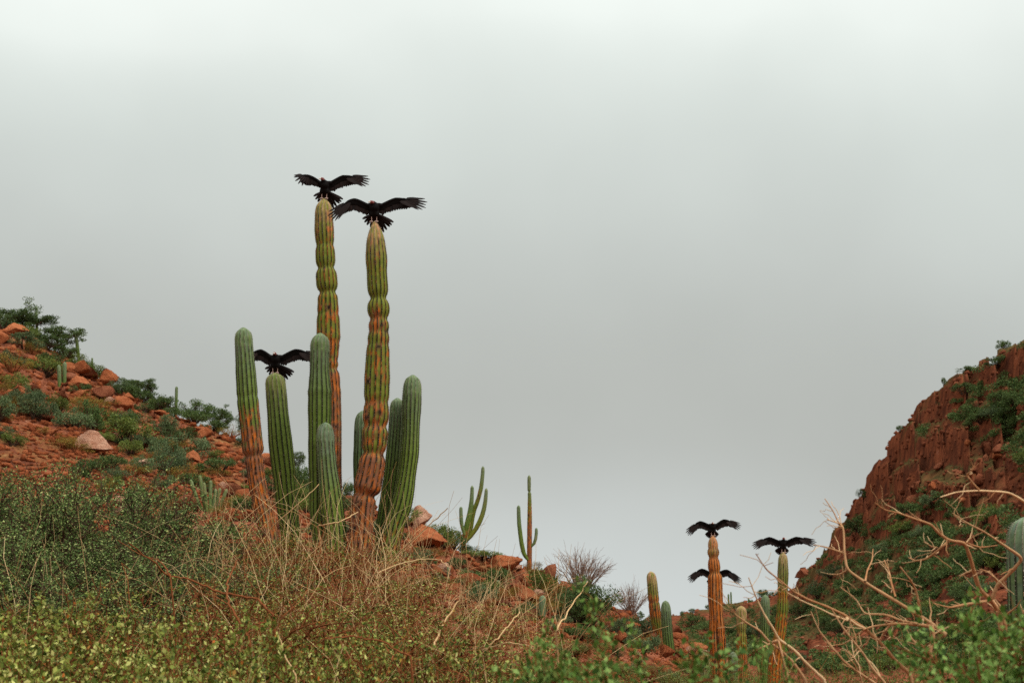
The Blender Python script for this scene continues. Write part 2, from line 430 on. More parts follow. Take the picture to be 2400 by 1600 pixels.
T.append(hillcol(1440, [(12, 0.7), (25, 1.35), (40, q, 1487), (48, q, 1455), (55, q, 1430)], [(66, 2.2), (110, 1.0), (200, 1.0), (400, zp(400, 1440, 1475)), (480, 3), (3000, 3)]))
T.append(hillcol(1560, [(12, 0.35), (25, 0.8), (42, q, 1535), (50, q, 1500), (56, q, 1480)], [(66, 1.2), (110, 0.6), (200, 2.0), (400, zp(400, 1560, 1443)), (470, 6), (3000, 4)]))
T.append(hillcol(1650, [(12, 0.2), (25, 0.45), (42, 0.6), (55, 0.75), (70, 0.6)], [(110, 0.4), (200, zp(200, 1650, 1500)), (300, zp(300, 1650, 1460)), (390, zp(390, 1650, 1424)), (470, 8), (3000, 4)]))
T.append(hillcol(1740, [(12, 0.1), (25, 0.25), (42, 0.4), (55, 0.4), (70, 0.3)], [(110, 0.2), (180, zp(180, 1740, 1505)), (280, zp(280, 1740, 1455)), (370, zp(370, 1740, 1407)), (450, 9), (3000, 4)]))
def R_(px, near, lift=1.0):
    r = near[-1][0]; z = zp(r, px, near[-1][2])
    pre = [(12, 0.0), (25, 0.1), (44, 0.1)]
    T.append(hillcol(px, pre + near, [(r * 1.1, z * 1.04), (r * 1.4, z * 1.05), (r * 2.2, z * 0.7), (900, 12), (3000, 4)]))
R_(1830, [(80, 0.0), (140, q, 1505), (240, q, 1440), (330, q, 1383)])
R_(1862, [(75, 0.0), (120, q, 1520), (180, q, 1465), (240, q, 1400), (275, q, 1338)])
R_(1905, [(70, -0.2), (110, q, 1522), (150, q, 1470), (195, q, 1385), (235, q, 1300)])
R_(1930, [(68, -0.2), (105, q, 1528), (150, q, 1450), (190, q, 1345), (225, q, 1252)])
R_(1985, [(64, -0.2), (100, q, 1535), (148, q, 1425), (185, q, 1300), (212, q, 1182)])
R_(2040, [(62, -0.2), (90, q, 1545), (140, q, 1405), (172, q, 1265), (188, q, 1160), (198, q, 1080)])
R_(2140, [(60, -0.2), (82, q, 1552), (125, q, 1390), (154, q, 1240), (170, q, 1090), (181, q, 955)])
R_(2220, [(58, -0.2), (76, q, 1556), (116, q, 1375), (145, q, 1210), (163, q, 1040), (174, q, 888)])
R_(2330, [(56, -0.2), (72, q, 1558), (108, q, 1370), (138, q, 1180), (157, q, 985), (168, q, 836)])
R_(2400, [(55, -0.2), (70, q, 1560), (105, q, 1365), (135, q, 1165), (154, q, 955), (165, q, 796)])
R_(2800, [(50, -0.2), (62, q, 1560), (95, q, 1340), (125, q, 1080), (148, q, 720)])
R_(3400, [(50, 0.5), (62, q, 1540), (95, q, 1280), (125, q, 950), (148, q, 560)])

th_d = np.arctan((np.arange(-380, 2781, 3.7) - 1200) / FPX / CP)
thL = np.linspace(-math.pi, th_d[0], 70)[:-1]; thR = np.linspace(th_d[-1], math.pi, 70)[1:]
TH = np.concatenate([thL, th_d, thR])
RR = np.concatenate([np.geomspace(0.6, 8, 24)[:-1], np.geomspace(8, 45, 190)[:-1], np.geomspace(45, 280, 300)[:-1], np.geomspace(280, 480, 70)[:-1], np.geomspace(480, 3000, 20)])
lr = np.log(RR)
cols_th = []; cols_z = []
for px, rs, zs in T:
    cols_th.append(math.atan((px - 1200) / FPX / CP))
    z = np.interp(lr, np.log(rs), zs)
    for _ in range(14):
        z[1:-1] = 0.25 * z[:-2] + 0.5 * z[1:-1] + 0.25 * z[2:]
    cols_z.append(z)
# behind and beside the camera the land levels out
cols_th = [-math.pi, -1.6] + cols_th + [1.6, math.pi]
flat = np.interp(lr, np.log([0.5, 10, 60, 3000]), [0, 0.0, -1.0, 0.0])
cols_z = [flat, 0.5 * flat + 0.5 * cols_z[0] * 0.6] + cols_z + [0.5 * flat + 0.3 * cols_z[-1], flat]
cols_th = np.array(cols_th); cols_z = np.array(cols_z)
k = np.clip(np.searchsorted(cols_th, TH) - 1, 0, len(cols_th) - 2)
f = np.clip((TH - cols_th[k]) / (cols_th[k + 1] - cols_th[k]), 0, 1)[:, None]
Z = cols_z[k] * (1 - f) + cols_z[k + 1] * f
for _ in range(6):
    Z[1:-1] = 0.25 * Z[:-2] + 0.5 * Z[1:-1] + 0.25 * Z[2:]
X = np.sin(TH)[:, None] * RR[None, :]; Y = np.cos(TH)[:, None] * RR[None, :]
TT = np.broadcast_to(TH[:, None], X.shape)
pxg = 1200 + FPX * CP * np.tan(np.clip(TT, -1.2, 1.2))
far = sstep(1640, 1800, pxg + 60 * (fbm(X * 0.05, Y * 0.05, s=3) - 0.5)) * sstep(62, 85, np.broadcast_to(RR[None, :], X.shape))
far = np.maximum(far, sstep(1480, 1540, pxg) * sstep(95, 130, np.broadcast_to(RR[None, :], X.shape)))
rough = sstep(6, 20, RR)[None, :]
# rubbly unevenness of the near hill
near_amp = (1 - far) * rough
Z = Z + near_amp * (0.9 * (fbm(X * 0.16, Y * 0.16, s=11, o=5) - 0.5) + 0.35 * (fbm(X * 0.9, Y * 0.9, s=12, o=4) - 0.5)) * sstep(8, 60, RR)[None, :] + near_amp * sstep(35, 70, RR)[None, :] * 0.9 * (fbm(X * 0.35, Y * 0.35, s=13, o=4) - 0.5)
# ledges in the bedrock: treads and steep risers, broken into columns across the slope
def terrace(z, h, phase):
    qz = z / h + phase; fl = np.floor(qz); fr = qz - fl
    return (fl + sstep(0.35, 0.75, fr) - phase) * h
bl = _h(np.floor((TT * 60 + 0.8 * fbm(X * 0.05, Y * 0.05, s=21))).astype(np.int64), np.zeros(X.shape, np.int64), np.zeros(X.shape, np.int64), 5)
bl2 = _h(np.floor((TT * 150 + 1.5 * fbm(X * 0.06, Y * 0.06, Z * 0.1, s=22))).astype(np.int64), np.zeros(X.shape, np.int64), np.zeros(X.shape, np.int64), 6)
wild = fbm(X * 0.03, Y * 0.03, Z * 0.03, s=31, o=3)
st = far * sstep(0.40, 0.60, wild) * sstep(5, 14, Z) * 0.8
Zt = terrace(Z, 7.0, 1.3 * bl + 0.5 * bl2 + 1.2 * fbm(X * 0.02, Y * 0.02, s=32))
Z = Z * (1 - 0.75 * st) + Zt * 0.75 * st
Zt2 = terrace(Z, 2.4, 1.8 * bl2 + 1.5 * fbm(X * 0.06, Y * 0.06, s=33))
Z = Z * (1 - 0.5 * far) + Zt2 * 0.5 * far
Z = Z + far * (2.2 * (fbm(X * 0.09, Y * 0.09, s=41, o=5) - 0.5) + 0.5 * (fbm(X * 0.6, Y * 0.6, s=42, o=3) - 0.5)) * sstep(0, 6, Z + 1)
Zt3 = terrace(Z, 1.5, 1.2 * bl2 + 1.5 * fbm(X * 0.12, Y * 0.12, s=34))
nw = (1 - far) * 0.45 * sstep(0.45, 0.62, fbm(X * 0.07, Y * 0.07, s=35)) * sstep(35, 55, RR)[None, :]
Z = Z * (1 - nw) + Zt3 * nw
# bring the roughened skyline back to the heights surveyed above, keeping its small-scale raggedness
SKX = np.array([-900, -400, 0, 100, 190, 270, 420, 560, 700, 850, 960, 1080, 1240, 1340, 1440, 1560, 1650, 1740, 1830, 1862, 1905, 1930, 1985, 2040, 2140, 2220, 2330, 2400, 2800, 3400], float)
SKY = np.array([480, 630, 764, 806, 862, 905, 978, 1030, 1110, 1178, 1222, 1288, 1330, 1370, 1430, 1443, 1424, 1407, 1383, 1338, 1300, 1252, 1182, 1080, 955, 888, 836, 796, 720, 560], float)
cpx = 1200 + FPX * CP * np.tan(np.clip(TH, -1.0, 1.0))
inn = (cpx > -800) & (cpx < 3300)
dsk = ray(np.interp(cpx, SKX, SKX), np.interp(cpx, SKX, SKY)); e_t = dsk[:, 2] / np.hypot(dsk[:, 0], dsk[:, 1])
E_ = (Z - 1.6) / RR[None, :]; E_[:, RR < 30] = -9; E_[:, RR > 480] = -9
js = E_.argmax(1); e_a = E_.max(1); rs_ = RR[js]
dE = np.where(inn, e_t - e_a, 0.0)
kk_ = np.hanning(31); kk_ /= kk_.sum(); dE = np.convolve(np.pad(dE, 15, mode='edge'), kk_, 'valid')
rs_ = np.convolve(np.pad(rs_, 15, mode='edge'), kk_, 'valid')
Z = Z + dE[:, None] * np.minimum(RR[None, :], rs_[:, None] * 1.3) * sstep(0.35, 0.95, RR[None, :] / rs_[:, None])
# green-able (gentle) ground on the far side
gzr = np.gradient(Z, axis=1) / np.gradient(RR)[None, :]
green = far * (1 - sstep(0.35, 0.8, gzr)) * sstep(0.40, 0.55, fbm(X * 0.03, Y * 0.03, s=51))
def ground(x, y):
    x = np.asarray(x, float); y = np.asarray(y, float)
    r = np.clip(np.hypot(x, y), RR[0], RR[-1] * 0.999); t = np.arctan2(x, y)
    i = np.clip(np.searchsorted(TH, t) - 1, 0, len(TH) - 2); j = np.clip(np.searchsorted(RR, r) - 1, 0, len(RR) - 2)
    a = (t - TH[i]) / (TH[i + 1] - TH[i]); b = (r - RR[j]) / (RR[j + 1] - RR[j])
    return (Z[i, j] * (1 - a) + Z[i + 1, j] * a) * (1 - b) + (Z[i, j + 1] * (1 - a) + Z[i + 1, j + 1] * a) * b
HR = np.geomspace(4, 460, 700)
def hit(px, py):
    """where the pixel rays meet the ground; distance comes from the terrain itself"""
    d = ray(np.atleast_1d(px), np.atleast_1d(py)); h = np.hypot(d[:, 0], d[:, 1])
    x = d[:, 0:1] / h[:, None] * HR; y = d[:, 1:2] / h[:, None] * HR; z = 1.6 + d[:, 2:3] / h[:, None] * HR
    below = z < ground(x, y)
    i = np.argmax(below, axis=1); ok = below.any(axis=1) & (i > 0)
    r = np.where(ok, HR[i], np.nan)
    p = np.stack([d[:, 0] / h * r, d[:, 1] / h * r, np.zeros_like(r)], 1)
    p[ok, 2] = ground(p[ok, 0], p[ok, 1])
    return p, ok
nt_, nr_ = Z.shape
V = np.stack([X, Y, Z], -1).reshape(-1, 3)
ii = np.arange(nt_ - 1)[:, None]; jj = np.arange(nr_ - 1)[None, :]
F = np.stack([ii * nr_ + jj, ii * nr_ + jj + 1, (ii + 1) * nr_ + jj + 1, (ii + 1) * nr_ + jj], -1).reshape(-1, 4)
F = F[:, ::-1]
mb = MB().add(V, F, np.stack([far, green, far * 0], -1).reshape(-1, 3))
# close the disc under the camera
ring = np.arange(nt_) * nr_
mb.V.append(np.array([[0, 0, 0.0]])); c0 = mb.n; mb.n += 1; mb.C.append(np.zeros((1, 3)))
fan = np.stack([np.full(nt_ - 1, c0), ring[1:], ring[:-1]], -1)
mb.L.append(fan.ravel()); mb.S.append(np.full(len(fan), 3)); mb.M.append(np.zeros(len(fan), int))
terrain = link('terrain', mb.mesh('terrain', M['ground'], True))
terrain['kind'] = 'structure'

# ------------------------------------------------------------------ cacti
C_TIP = np.array([0.125, 0.175, 0.110]); C_GREEN = np.array([0.120, 0.175, 0.030]); C_DEEP = np.array([0.060, 0.108, 0.026])
C_OLIVE = np.array([0.185, 0.170, 0.018]); C_ORANGE = np.array([0.42, 0.115, 0.016]); C_BROWN = np.array([0.20, 0.085, 0.045]); C_AREOLE = np.array([0.012, 0.012, 0.006])
C_PALE = np.array([0.42, 0.24, 0.12])
cid = [0]
def stem_mesh(name, wp, wr, pyv, ribs=14, ds=0.045, sub=8, scars=(), tipgreen=1.0, olive=0.0, depth=0.09, pale_tip=0.0, cons=(), deep=0.0, tip_len=1.5, seed=0, spines=True, warm=0.0, char=0.0):
    """wp: path points tip -> base (world), wr radii, pyv photo rows used to place scars"""
    wp = np.asarray(wp, float); wr = np.asarray(wr, float); pyv = np.asarray(pyv, float)
    seg = np.linalg.norm(np.diff(wp, axis=0), axis=1); s0 = np.concatenate([[0], np.cumsum(seg)]); Lg = s0[-1]
    n = max(14, int(Lg / ds))
    s = np.concatenate([Lg * 0.06 * np.linspace(0, 1, 12)[:-1] ** 1.6, np.linspace(Lg * 0.06, Lg, n)])
    fine = np.linspace(0, Lg, 160)
    def smooth(a, w=7):
        p = np.pad(a, w, mode='edge') if a.ndim == 1 else np.pad(a, ((w, w), (0, 0)), mode='edge')
        kk = np.hanning(2 * w + 3)[1:-1]; kk /= kk.sum()
        return np.convolve(p, kk, 'valid') if a.ndim == 1 else np.stack([np.convolve(p[:, c], kk, 'valid') for c in range(a.shape[1])], 1)
    pf = smooth(np.stack([np.interp(fine, s0, wp[:, c]) for c in range(3)], 1), 6)
    pf[0] = wp[0]
    rf = smooth(np.interp(fine, s0, wr), 2)
    path = np.stack([np.interp(s, fine, pf[:, c]) for c in range(3)], 1)
    rad = np.interp(s, fine, rf); py = np.interp(s, s0, pyv)
    R0 = np.median(wr)
    # slight swellings plus the marked waists between growth rings
    rad = rad * (1 + 0.05 * (fbm(s * 2.2, s * 0 + seed * 3.1, s=seed, o=3) - 0.5) * 2)
    for c in cons:
        pc, amt = c if isinstance(c, tuple) else (c, 0.12); amt = amt * 1.25
        k0 = np.interp(pc, pyv, s0)
        rad = rad * (1 - amt * np.exp(-((s - k0) / (0.22 * R0 + 0.012)) ** 2) + 0.18 * amt * np.exp(-((np.abs(s - k0) - 0.7 * R0) / (0.45 * R0)) ** 2))
    tl = tip_len * R0
    dome = np.clip(s / tl, 0, 1); rad = rad * np.maximum(np.sqrt(1 - (1 - dome) ** 2), 0.0)
    rad = np.maximum(rad, 0.004)
    t = np.gradient(path, s, axis=0); t /= np.linalg.norm(t, axis=1)[:, None]
    t = np.stack([smooth(t[:, c], 3) for c in range(3)], 1); t /= np.linalg.norm(t, axis=1)[:, None]
    a = np.cross(t, [0, 1, 0.02]); a /= np.linalg.norm(a, axis=1)[:, None]; b = np.cross(t, a)
    K = ribs * sub; ph = np.arange(K) / K * 2 * math.pi + seed * 0.7
    tt = ((np.arange(K) % sub) / sub) * 2 - 1           # -1..1 across one rib, crest at +-1 boundary
    tc_ = 1 - np.abs(tt)                                 # 0 at crest .. 1 at furrow
    prof = 1 - depth * np.sin(tc_ * math.pi / 2) ** 1.2
    fade = sstep(0, 0.5, s / tl)[:, None]
    wob = 0.018 * (fbm(np.cos(ph)[None, :] * 1.5 + s[:, None] * 6, np.sin(ph)[None, :] * 1.5 + seed, s=seed + 2, o=3) - 0.5)
    rr = rad[:, None] * (1 - (1 - prof)[None, :] * (0.35 + 0.65 * fade) + wob)
    Vv = path[:, None, :] + rr[:, :, None] * (np.cos(ph)[None, :, None] * a[:, None, :] + np.sin(ph)[None, :, None] * b[:, None, :])
    nn = len(s)
    i = np.arange(nn - 1)[:, None]; j = np.arange(K)[None, :]
    F = np.stack([i * K + j, i * K + (j + 1) % K, (i + 1) * K + (j + 1) % K, (i + 1) * K + j], -1).reshape(-1, 4)
    # colour of the skin
    S2 = np.broadcast_to(s[:, None], rr.shape); PH = np.broadcast_to(ph[None, :], rr.shape); PY = np.broadcast_to(py[:, None], rr.shape); TC = np.broadcast_to(tc_[None, :], rr.shape)
    cx, sx = np.cos(PH), np.sin(PH)
    nA = fbm(cx * 1.6 + seed, sx * 1.6, S2 * 2.5, s=seed + 5, o=4); nB = fbm(cx * 3.5 + seed, sx * 3.5, S2 * 9, s=seed + 6, o=3)
    def mixc(A, B, f): return A * (1 - f[..., None]) + B * f[..., None]
    base = mixc(np.broadcast_to(C_GREEN, rr.shape + (3,)), np.broadcast_to(C_DEEP, rr.shape + (3,)), np.clip(deep + (nA - 0.5), 0, 1))
    base = mixc(base, np.broadcast_to(C_OLIVE, base.shape), np.clip(olive + 0.7 * (nA - 0.5), 0, 1))
    base = mixc(base, np.broadcast_to(C_TIP, base.shape), tipgreen * (1 - sstep(0.15, 1.6, S2)) * np.clip(0.6 + (nB - 0.5), 0, 1))
    mask = np.zeros(rr.shape)
    for (y0, y1, amt) in scars:
        PYn = PY + 46 * (nA - 0.5) + 26 * (nB - 0.5); wnd = sstep(y0 - 12, y0 + 10, PYn) * (1 - sstep(y1 - 10, y1 + 14, PYn))
        mask = np.maximum(mask, wnd * sstep(0.66 - amt * 0.26, 0.80 - amt * 0.22, nA * 0.5 + nB * 0.5 + 0.07 * (1 - TC)))
    scar = mixc(np.broadcast_to(C_BROWN, base.shape), np.broadcast_to(C_ORANGE, base.shape), np.clip((nB - 0.45) * 4 + warm, 0, 1))
    base = mixc(base, scar, mask)
    if char:
        nC = fbm(cx * 5 + seed, sx * 5, S2 * 1.3, s=seed + 15, o=3)
        base = mixc(base, np.broadcast_to(np.array([0.030, 0.016, 0.010]), base.shape), char * sstep(0.56, 0.64, nC) * sstep(0.6, 2.0, S2))
        base = mixc(base, np.broadcast_to(np.array([0.48, 0.25, 0.10]), base.shape), 0.6 * char * (1 - sstep(0.36, 0.44, nC)) * sstep(0.6, 1.2, S2))
    if pale_tip: base = mixc(base, np.broadcast_to(C_PALE, base.shape), pale_tip * (1 - sstep(0.1, 1.0, S2)) * np.clip(0.35 + 2.2 * (nB - 0.5) + 0.5 * (1 - TC), 0, 1))
    # confluent dark areoles along each crest; corky orange shows between them on the old growth
    crest = (TC < 0.14)
    dash = vnoise(S2 * 22, PH * 40, s=seed + 9)
    ac = mixc(np.broadcast_to(C_AREOLE, base.shape), np.broadcast_to(C_ORANGE * 1.1, base.shape), (dash > 0.62) * np.clip(mask * 1.2 + olive * 0.8, 0, 1))
    ac = mixc(ac, np.broadcast_to(np.array([0.33, 0.30, 0.22]), base.shape), (1 - sstep(0.05, 0.9, S2)) * 0.8 * (dash > 0.35))
    base = np.where(crest[..., None], ac, mixc(base, np.broadcast_to(C_AREOLE, base.shape), 0.8 * (TC < 0.3) * (S2 > 0.35)))
    # woodpecker / rot pits
    prng = np.random.default_rng(seed + 77)
    for (y0, y1, amt) in scars:
        for _ in range(int(2 + amt * 3)):
            k0 = np.interp(prng.uniform(y0, y1), pyv, s0); p0 = prng.uniform(0, 2 * math.pi); sz = prng.uniform(0.02, 0.045)
            dd = np.hypot((S2 - k0), R0 * (np.mod(PH - p0 + math.pi, 2 * math.pi) - math.pi)) / sz
            pit = 1 - sstep(0.6, 1.2, dd)
            base = mixc(base, np.broadcast_to(np.array([0.018, 0.012, 0.009]), base.shape), pit)
            base = mixc(base, np.broadcast_to(C_BROWN * 0.8, base.shape), 0.6 * (sstep(0.8, 1.1, dd) * (1 - sstep(1.2, 2.0, dd))))
    mb = MB().add(Vv.reshape(-1, 3), F, base.reshape(-1, 3))
    # spines on the crests
    sp = None
    if spines:
        rng = np.random.default_rng(seed)
        step = max(1, int(0.07 / max(np.median(np.diff(s)), 1e-3)))
        ci = np.arange(6, nn, step); cj = np.arange(ribs) * sub
        I, J = np.meshgrid(ci, cj, indexing='ij'); I = np.repeat(I.ravel(), 3); J = np.repeat(J.ravel(), 3)
        o = Vv[I, J]; nrm = o - path[I]; nrm /= np.linalg.norm(nrm, axis=1)[:, None] + 1e-9
        d = nrm + rng.normal(scale=0.55, size=o.shape); d /= np.linalg.norm(d, axis=1)[:, None]
        w = np.cross(d, rng.normal(size=o.shape)); w /= np.linalg.norm(w, axis=1)[:, None]
        Ls = rng.uniform(0.012, 0.028, len(o))[:, None] * (R0 / 0.17)
        v3 = np.cross(d, w); hw = 0.0016
        Vs = np.stack([o + w * hw, o - w * hw, o + v3 * hw * 1.6, o + d * Ls], 1).reshape(-1, 3)
        q4 = np.arange(len(o))[:, None] * 4
        Fs = np.concatenate([q4 + [0, 1, 3], q4 + [1, 2, 3], q4 + [2, 0, 3]])
        sp = MB().add(Vs, Fs)
    return mb, sp
def pix_path(pts, D, dy=0.0):
    p = np.array([(a, b) for a, b, w in pts], float); w = np.array([c for a, b, c in pts], float)
    w[0] = max(w[0], 0.85 * w[1]); Dv = D + dy * np.linspace(0, 1, len(pts))
    wp = np.array([P(p[i, 0], p[i, 1], Dv[i]) for i in range(len(p))])
    wr = w / 2 * np.array([mpp(p[i, 0], p[i, 1], Dv[i]) for i in range(len(p))])
    return wp, wr, p[:, 1]
def to_ground(wp, wr, py, lean=0.0):
    """carry the stem down into the soil below its last traced point"""
    b = wp[-1]; d = (wp[-1] - wp[-2]); d = d / max(-d[2], 1e-3)
    g = float(ground(b[0], b[1]))
    drop = max(0.12, b[2] - g + 0.12)
    e = b + np.array([d[0] * 0.4, d[1] * 0.4, -1.0]) * drop
    e[2] = min(e[2], float(ground(e[0], e[1])) - 0.1)
    return np.vstack([wp, e]), np.append(wr, wr[-1]), np.append(py, py[-1] + drop * 100)
def cactus(stems, label, group=None, **kw):
    """stems: list of (pts, D, options). First stem is the one that roots in the ground."""
    cid[0] += 1
    root = None
    for idx, st_ in enumerate(stems):
        pts, D, opt = st_
        o2 = dict(kw); o2.update(opt); dy = o2.pop('dy', 0.0); rootit = o2.pop('root', idx == 0)
        wp, wr, py = pix_path(pts, D, dy)
        if rootit: wp, wr, py = to_ground(wp, wr, py)
        if root is None:
            base = wp[-1].copy()
            root = link('cardon_cactus', None, loc=base); tag(root, label, 'cactus', group)
        mb, sp = stem_mesh('stem', wp - base, wr, py, seed=cid[0] * 7 + idx, **o2)
        s = link('stem', mb.mesh('stem', M['cactus'], True), root)
        if sp is not None:
            q2 = link('spines', sp.mesh('spines', M['spine']), s); q2['kind'] = 'stuff'
    return root

def c_(x0, x1, y, ox, oy, sc): return ((x0 + x1) / 2 / sc + ox, y / sc + oy, (x1 - x0) / sc)
def crop(rows, ox, oy, sc): return [c_(a, b, y, ox, oy, sc) for (a, b, y) in rows]
c1 = lambda rows: crop(rows, 500, 370, 2.958)
c2 = lambda rows: crop(rows, 500, 800, 2.958)
c5 = lambda rows: crop(rows, 1600, 1230, 4.237)
c7 = lambda rows: crop(rows, 1400, 1150, 3.485)

tips = {}
A = [(570, 767, 42)] + c2([(149, 272, 0), (155, 293, 200), (165, 310, 400), (190, 330, 600), (205, 350, 770), (225, 345, 850), (245, 370, 1000), (290, 420, 1200), (330, 460, 1380)])
cactus([(A, 24.9, dict(scars=[(960, 1130, 1.0), (1050, 1320, 1.6)], cons=[(930, 0.05), (1068, 0.18), (1160, 0.08)], warm=0.05))], 'ribbed green cactus with orange scarred lower half, rooted beside the perching vulture\'s green cactus')
B = [(645, 873, 48)] + c2([(358, 500, 270), (375, 520, 500), (382, 548, 700), (408, 570, 900), (430, 582, 1080), (460, 600, 1300), (480, 615, 1420)])
cactus([(B, 25.8, dict(tipgreen=0.25, tip_len=1.15, pale_tip=0.25))], 'stout green cactus carrying a vulture between two taller green stems')
Cc = [(751, 780, 44)] + c2([(675, 806, 20), (670, 803, 200), (660, 818, 350), (656, 820, 600), (662, 815, 900), (670, 800, 1200), (690, 800, 1420)])
cactus([(Cc, 24.95, dict(deep=0.25, cons=[(918, -0.04)]))], 'smooth green cactus in front of the tallest brown-barked one')
D_ = [(759, 465, 40)] + c1([(702, 832, 440), (700, 836, 490), (712, 836, 590), (708, 845, 700), (716, 844, 740), (710, 860, 850), (728, 858, 915), (727, 862, 1000), (718, 876, 1150), (715, 882, 1280)]) + c2([(735, 868, 60), (733, 864, 195), (742, 878, 270), (750, 887, 400), (752, 890, 650), (755, 890, 900), (760, 893, 1050), (770, 900, 1400)])
cactus([(D_, 26.5, dict(olive=0.55, tipgreen=0.0, pale_tip=0.75, tip_len=1.9, scars=[(500, 600, 0.45), (625, 665, 0.35), (685, 800, 0.6), (800, 870, 0.9), (862, 1300, 1.5)],
        cons=[(575, 0.07), (628, 0.15), (685, 0.17), (735, 0.05), (803, 0.06), (845, 0.07), (866, 0.12), (905, 0.04)]))], 'tallest cactus, waisted and brown-barked below, with a vulture on its tip')
E = [(877, 519, 32)] + c1([(1078, 1172, 480), (1060, 1192, 580), (1055, 1206, 690), (1066, 1202, 790), (1066, 1210, 880), (1080, 1208, 950), (1070, 1220, 1050), (1082, 1212, 1120), (1080, 1217, 1190), (1065, 1220, 1300), (1055, 1222, 1420)]) + c2([(1048, 1225, 250), (1045, 1221, 350), (1046, 1217, 430), (1040, 1220, 500), (1038, 1206, 575), (1026, 1213, 640), (1034, 1195, 760), (1010, 1190, 850), (978, 1168, 1000), (955, 1125, 1080), (945, 1110, 1250), (930, 1090, 1500)])
cactus([(E, 24.5, dict(olive=0.5, tipgreen=0.0, pale_tip=0.85, tip_len=1.9, warm=0.0, scars=[(530, 640, 0.4), (740, 790, 0.75), (785, 880, 0.7), (875, 900, 1.0), (940, 1000, 0.9), (985, 1075, 1.1), (1062, 1330, 1.8)],
        cons=[(699, 0.17), (747, 0.13), (778, 0.06), (806, 0.05), (942, 0.06), (998, 0.1), (1062, 0.14), (1158, 0.2)]))], 'tall olive cactus with bright orange scarred bands and rusty base, vulture on its tip')
Fg = [(968, 878, 42)] + c2([(1318, 1443, 300), (1305, 1441, 480), (1308, 1430, 650), (1298, 1425, 780), (1285, 1408, 900), (1255, 1392, 1050), (1225, 1372, 1150), (1190, 1335, 1250), (1150, 1300, 1400), (1140, 1285, 1480)])
Gg = [(931, 932, 38)] + c2([(1222, 1330, 450), (1213, 1322, 600), (1195, 1310, 800), (1180, 1290, 950), (1155, 1265, 1100), (1120, 1240, 1300), (1118, 1240, 1460)])
cactus([(Fg, 25.2, dict(scars=[(1225, 1300, 0.55)])), (Gg, 25.6, dict(deep=0.4, root=True))], 'green two-stemmed cactus leaning away from the rusty orange-scarred stem')
H_ = [(850, 962, 38), (851, 985, 40), (850, 1010, 42), (849, 1050, 42), (848, 1080, 42), (850, 1150, 42), (852, 1250, 42)]
cactus([(H_, 26.2, dict(deep=0.7, spines=False))], 'dark green cactus mostly hidden behind the rusty orange-scarred stem')
I_ = [(763, 989, 42)] + c2([(714, 839, 660), (718, 846, 760), (722, 858, 870), (730, 882, 1010), (742, 905, 1150), (765, 925, 1300), (780, 930, 1440)])
cactus([(I_, 24.6, dict(tipgreen=1.3, pale_tip=0.0))], 'short pale-tipped green cactus, lowest of the big cluster')

DR = 42.0
R1 = c5([(285, 315, 100), (252, 346, 170), (245, 362, 265), (256, 356, 318), (250, 370, 400), (260, 374, 465), (250, 392, 500), (245, 400, 700), (262, 406, 900), (258, 425, 1100), (275, 432, 1350), (290, 440, 1560)])
kwr = dict(ribs=13, ds=0.06, sub=8)
cactus([(R1, DR, dict(olive=0.4, tipgreen=0.0, pale_tip=0.8, warm=0.9, scars=[(1250, 1292, 1.2), (1300, 1345, 1.6), (1340, 1700, 1.9)], cons=[(1284, 0.1), (1306, 0.12), (1342, 0.16), (1485, 0.07)], char=0.9, **kwr))],
       'bare orange-brown ridged cactus in the valley with a vulture on its tip')
R2 = c5([(985, 1015, 265), (948, 1042, 335), (940, 1052, 480), (944, 1042, 620), (935, 1052, 720), (930, 1050, 850), (918, 1032, 1000), (885, 1012, 1200), (850, 1000, 1350), (838, 990, 1560)])
cactus([(R2, DR - 1, dict(olive=0.35, tipgreen=0.3, pale_tip=0.7, warm=0.8, scars=[(1392, 1402, 1.4), (1435, 1480, 1.0), (1480, 1545, 0.8), (1540, 1700, 1.8)], cons=[(1398, 0.08), (1437, 0.08), (1538, 0.08)], **kwr))],
       'valley cactus, green above and yellow-orange below, vulture on its tip')
R3 = c5([(560, 600, 800), (528, 636, 860), (530, 636, 1000), (534, 632, 1060), (525, 636, 1130), (545, 640, 1300), (562, 650, 1500)])
cactus([(R3, DR - 1.5, dict(olive=0.5, tipgreen=0.0, pale_tip=1.0, tip_len=1.0, warm=0.6, scars=[(1478, 1530, 0.9), (1530, 1650, 1.6)], cons=[(1480, 0.14), (1555, 0.1)], char=0.4, **kwr))], 'blunt olive valley cactus with whitish crown and no bird')
R4 = c5([(800, 840, 690), (775, 866, 760), (770, 866, 950), (764, 852, 1200), (764, 850, 1400)])
cactus([(R4, DR + 3, dict(deep=0.4, **kwr))], 'dark green valley cactus just behind the yellow-orange vulture perch')
R5 = c5([(195, 235, 1235), (155, 272, 1300), (160, 270, 1450), (165, 270, 1560)])
cactus([(R5, DR - 3, dict(pale_tip=0.7, tip_len=1.0, **kwr))], 'squat ribbed cactus at the foot of the orange-brown vulture perch')
R6 = c5([(485, 520, 1255), (455, 550, 1320), (455, 548, 1450), (460, 548, 1560)])
cactus([(R6, DR - 2.5, dict(tipgreen=1.2, **kwr))], 'squat blue-green cactus beside the blunt olive valley cactus')
R7 = c7([(425, 445, 655), (405, 490, 750), (416, 505, 900), (425, 520, 1000), (462, 535, 1200), (500, 562, 1400)])
cactus([(R7, 44, dict(olive=0.5, tipgreen=0.0, pale_tip=1.0, warm=0.2, scars=[(1400, 1450, 1.2), (1470, 1600, 1.3)], cons=[(1410, 0.08)], **kwr))], 'brown-and-green valley cactus with pale crusted tip, leaning onto a green one')
R8 = c7([(540, 572, 893), (518, 602, 990), (526, 615, 1150), (540, 632, 1300), (545, 640, 1430)])
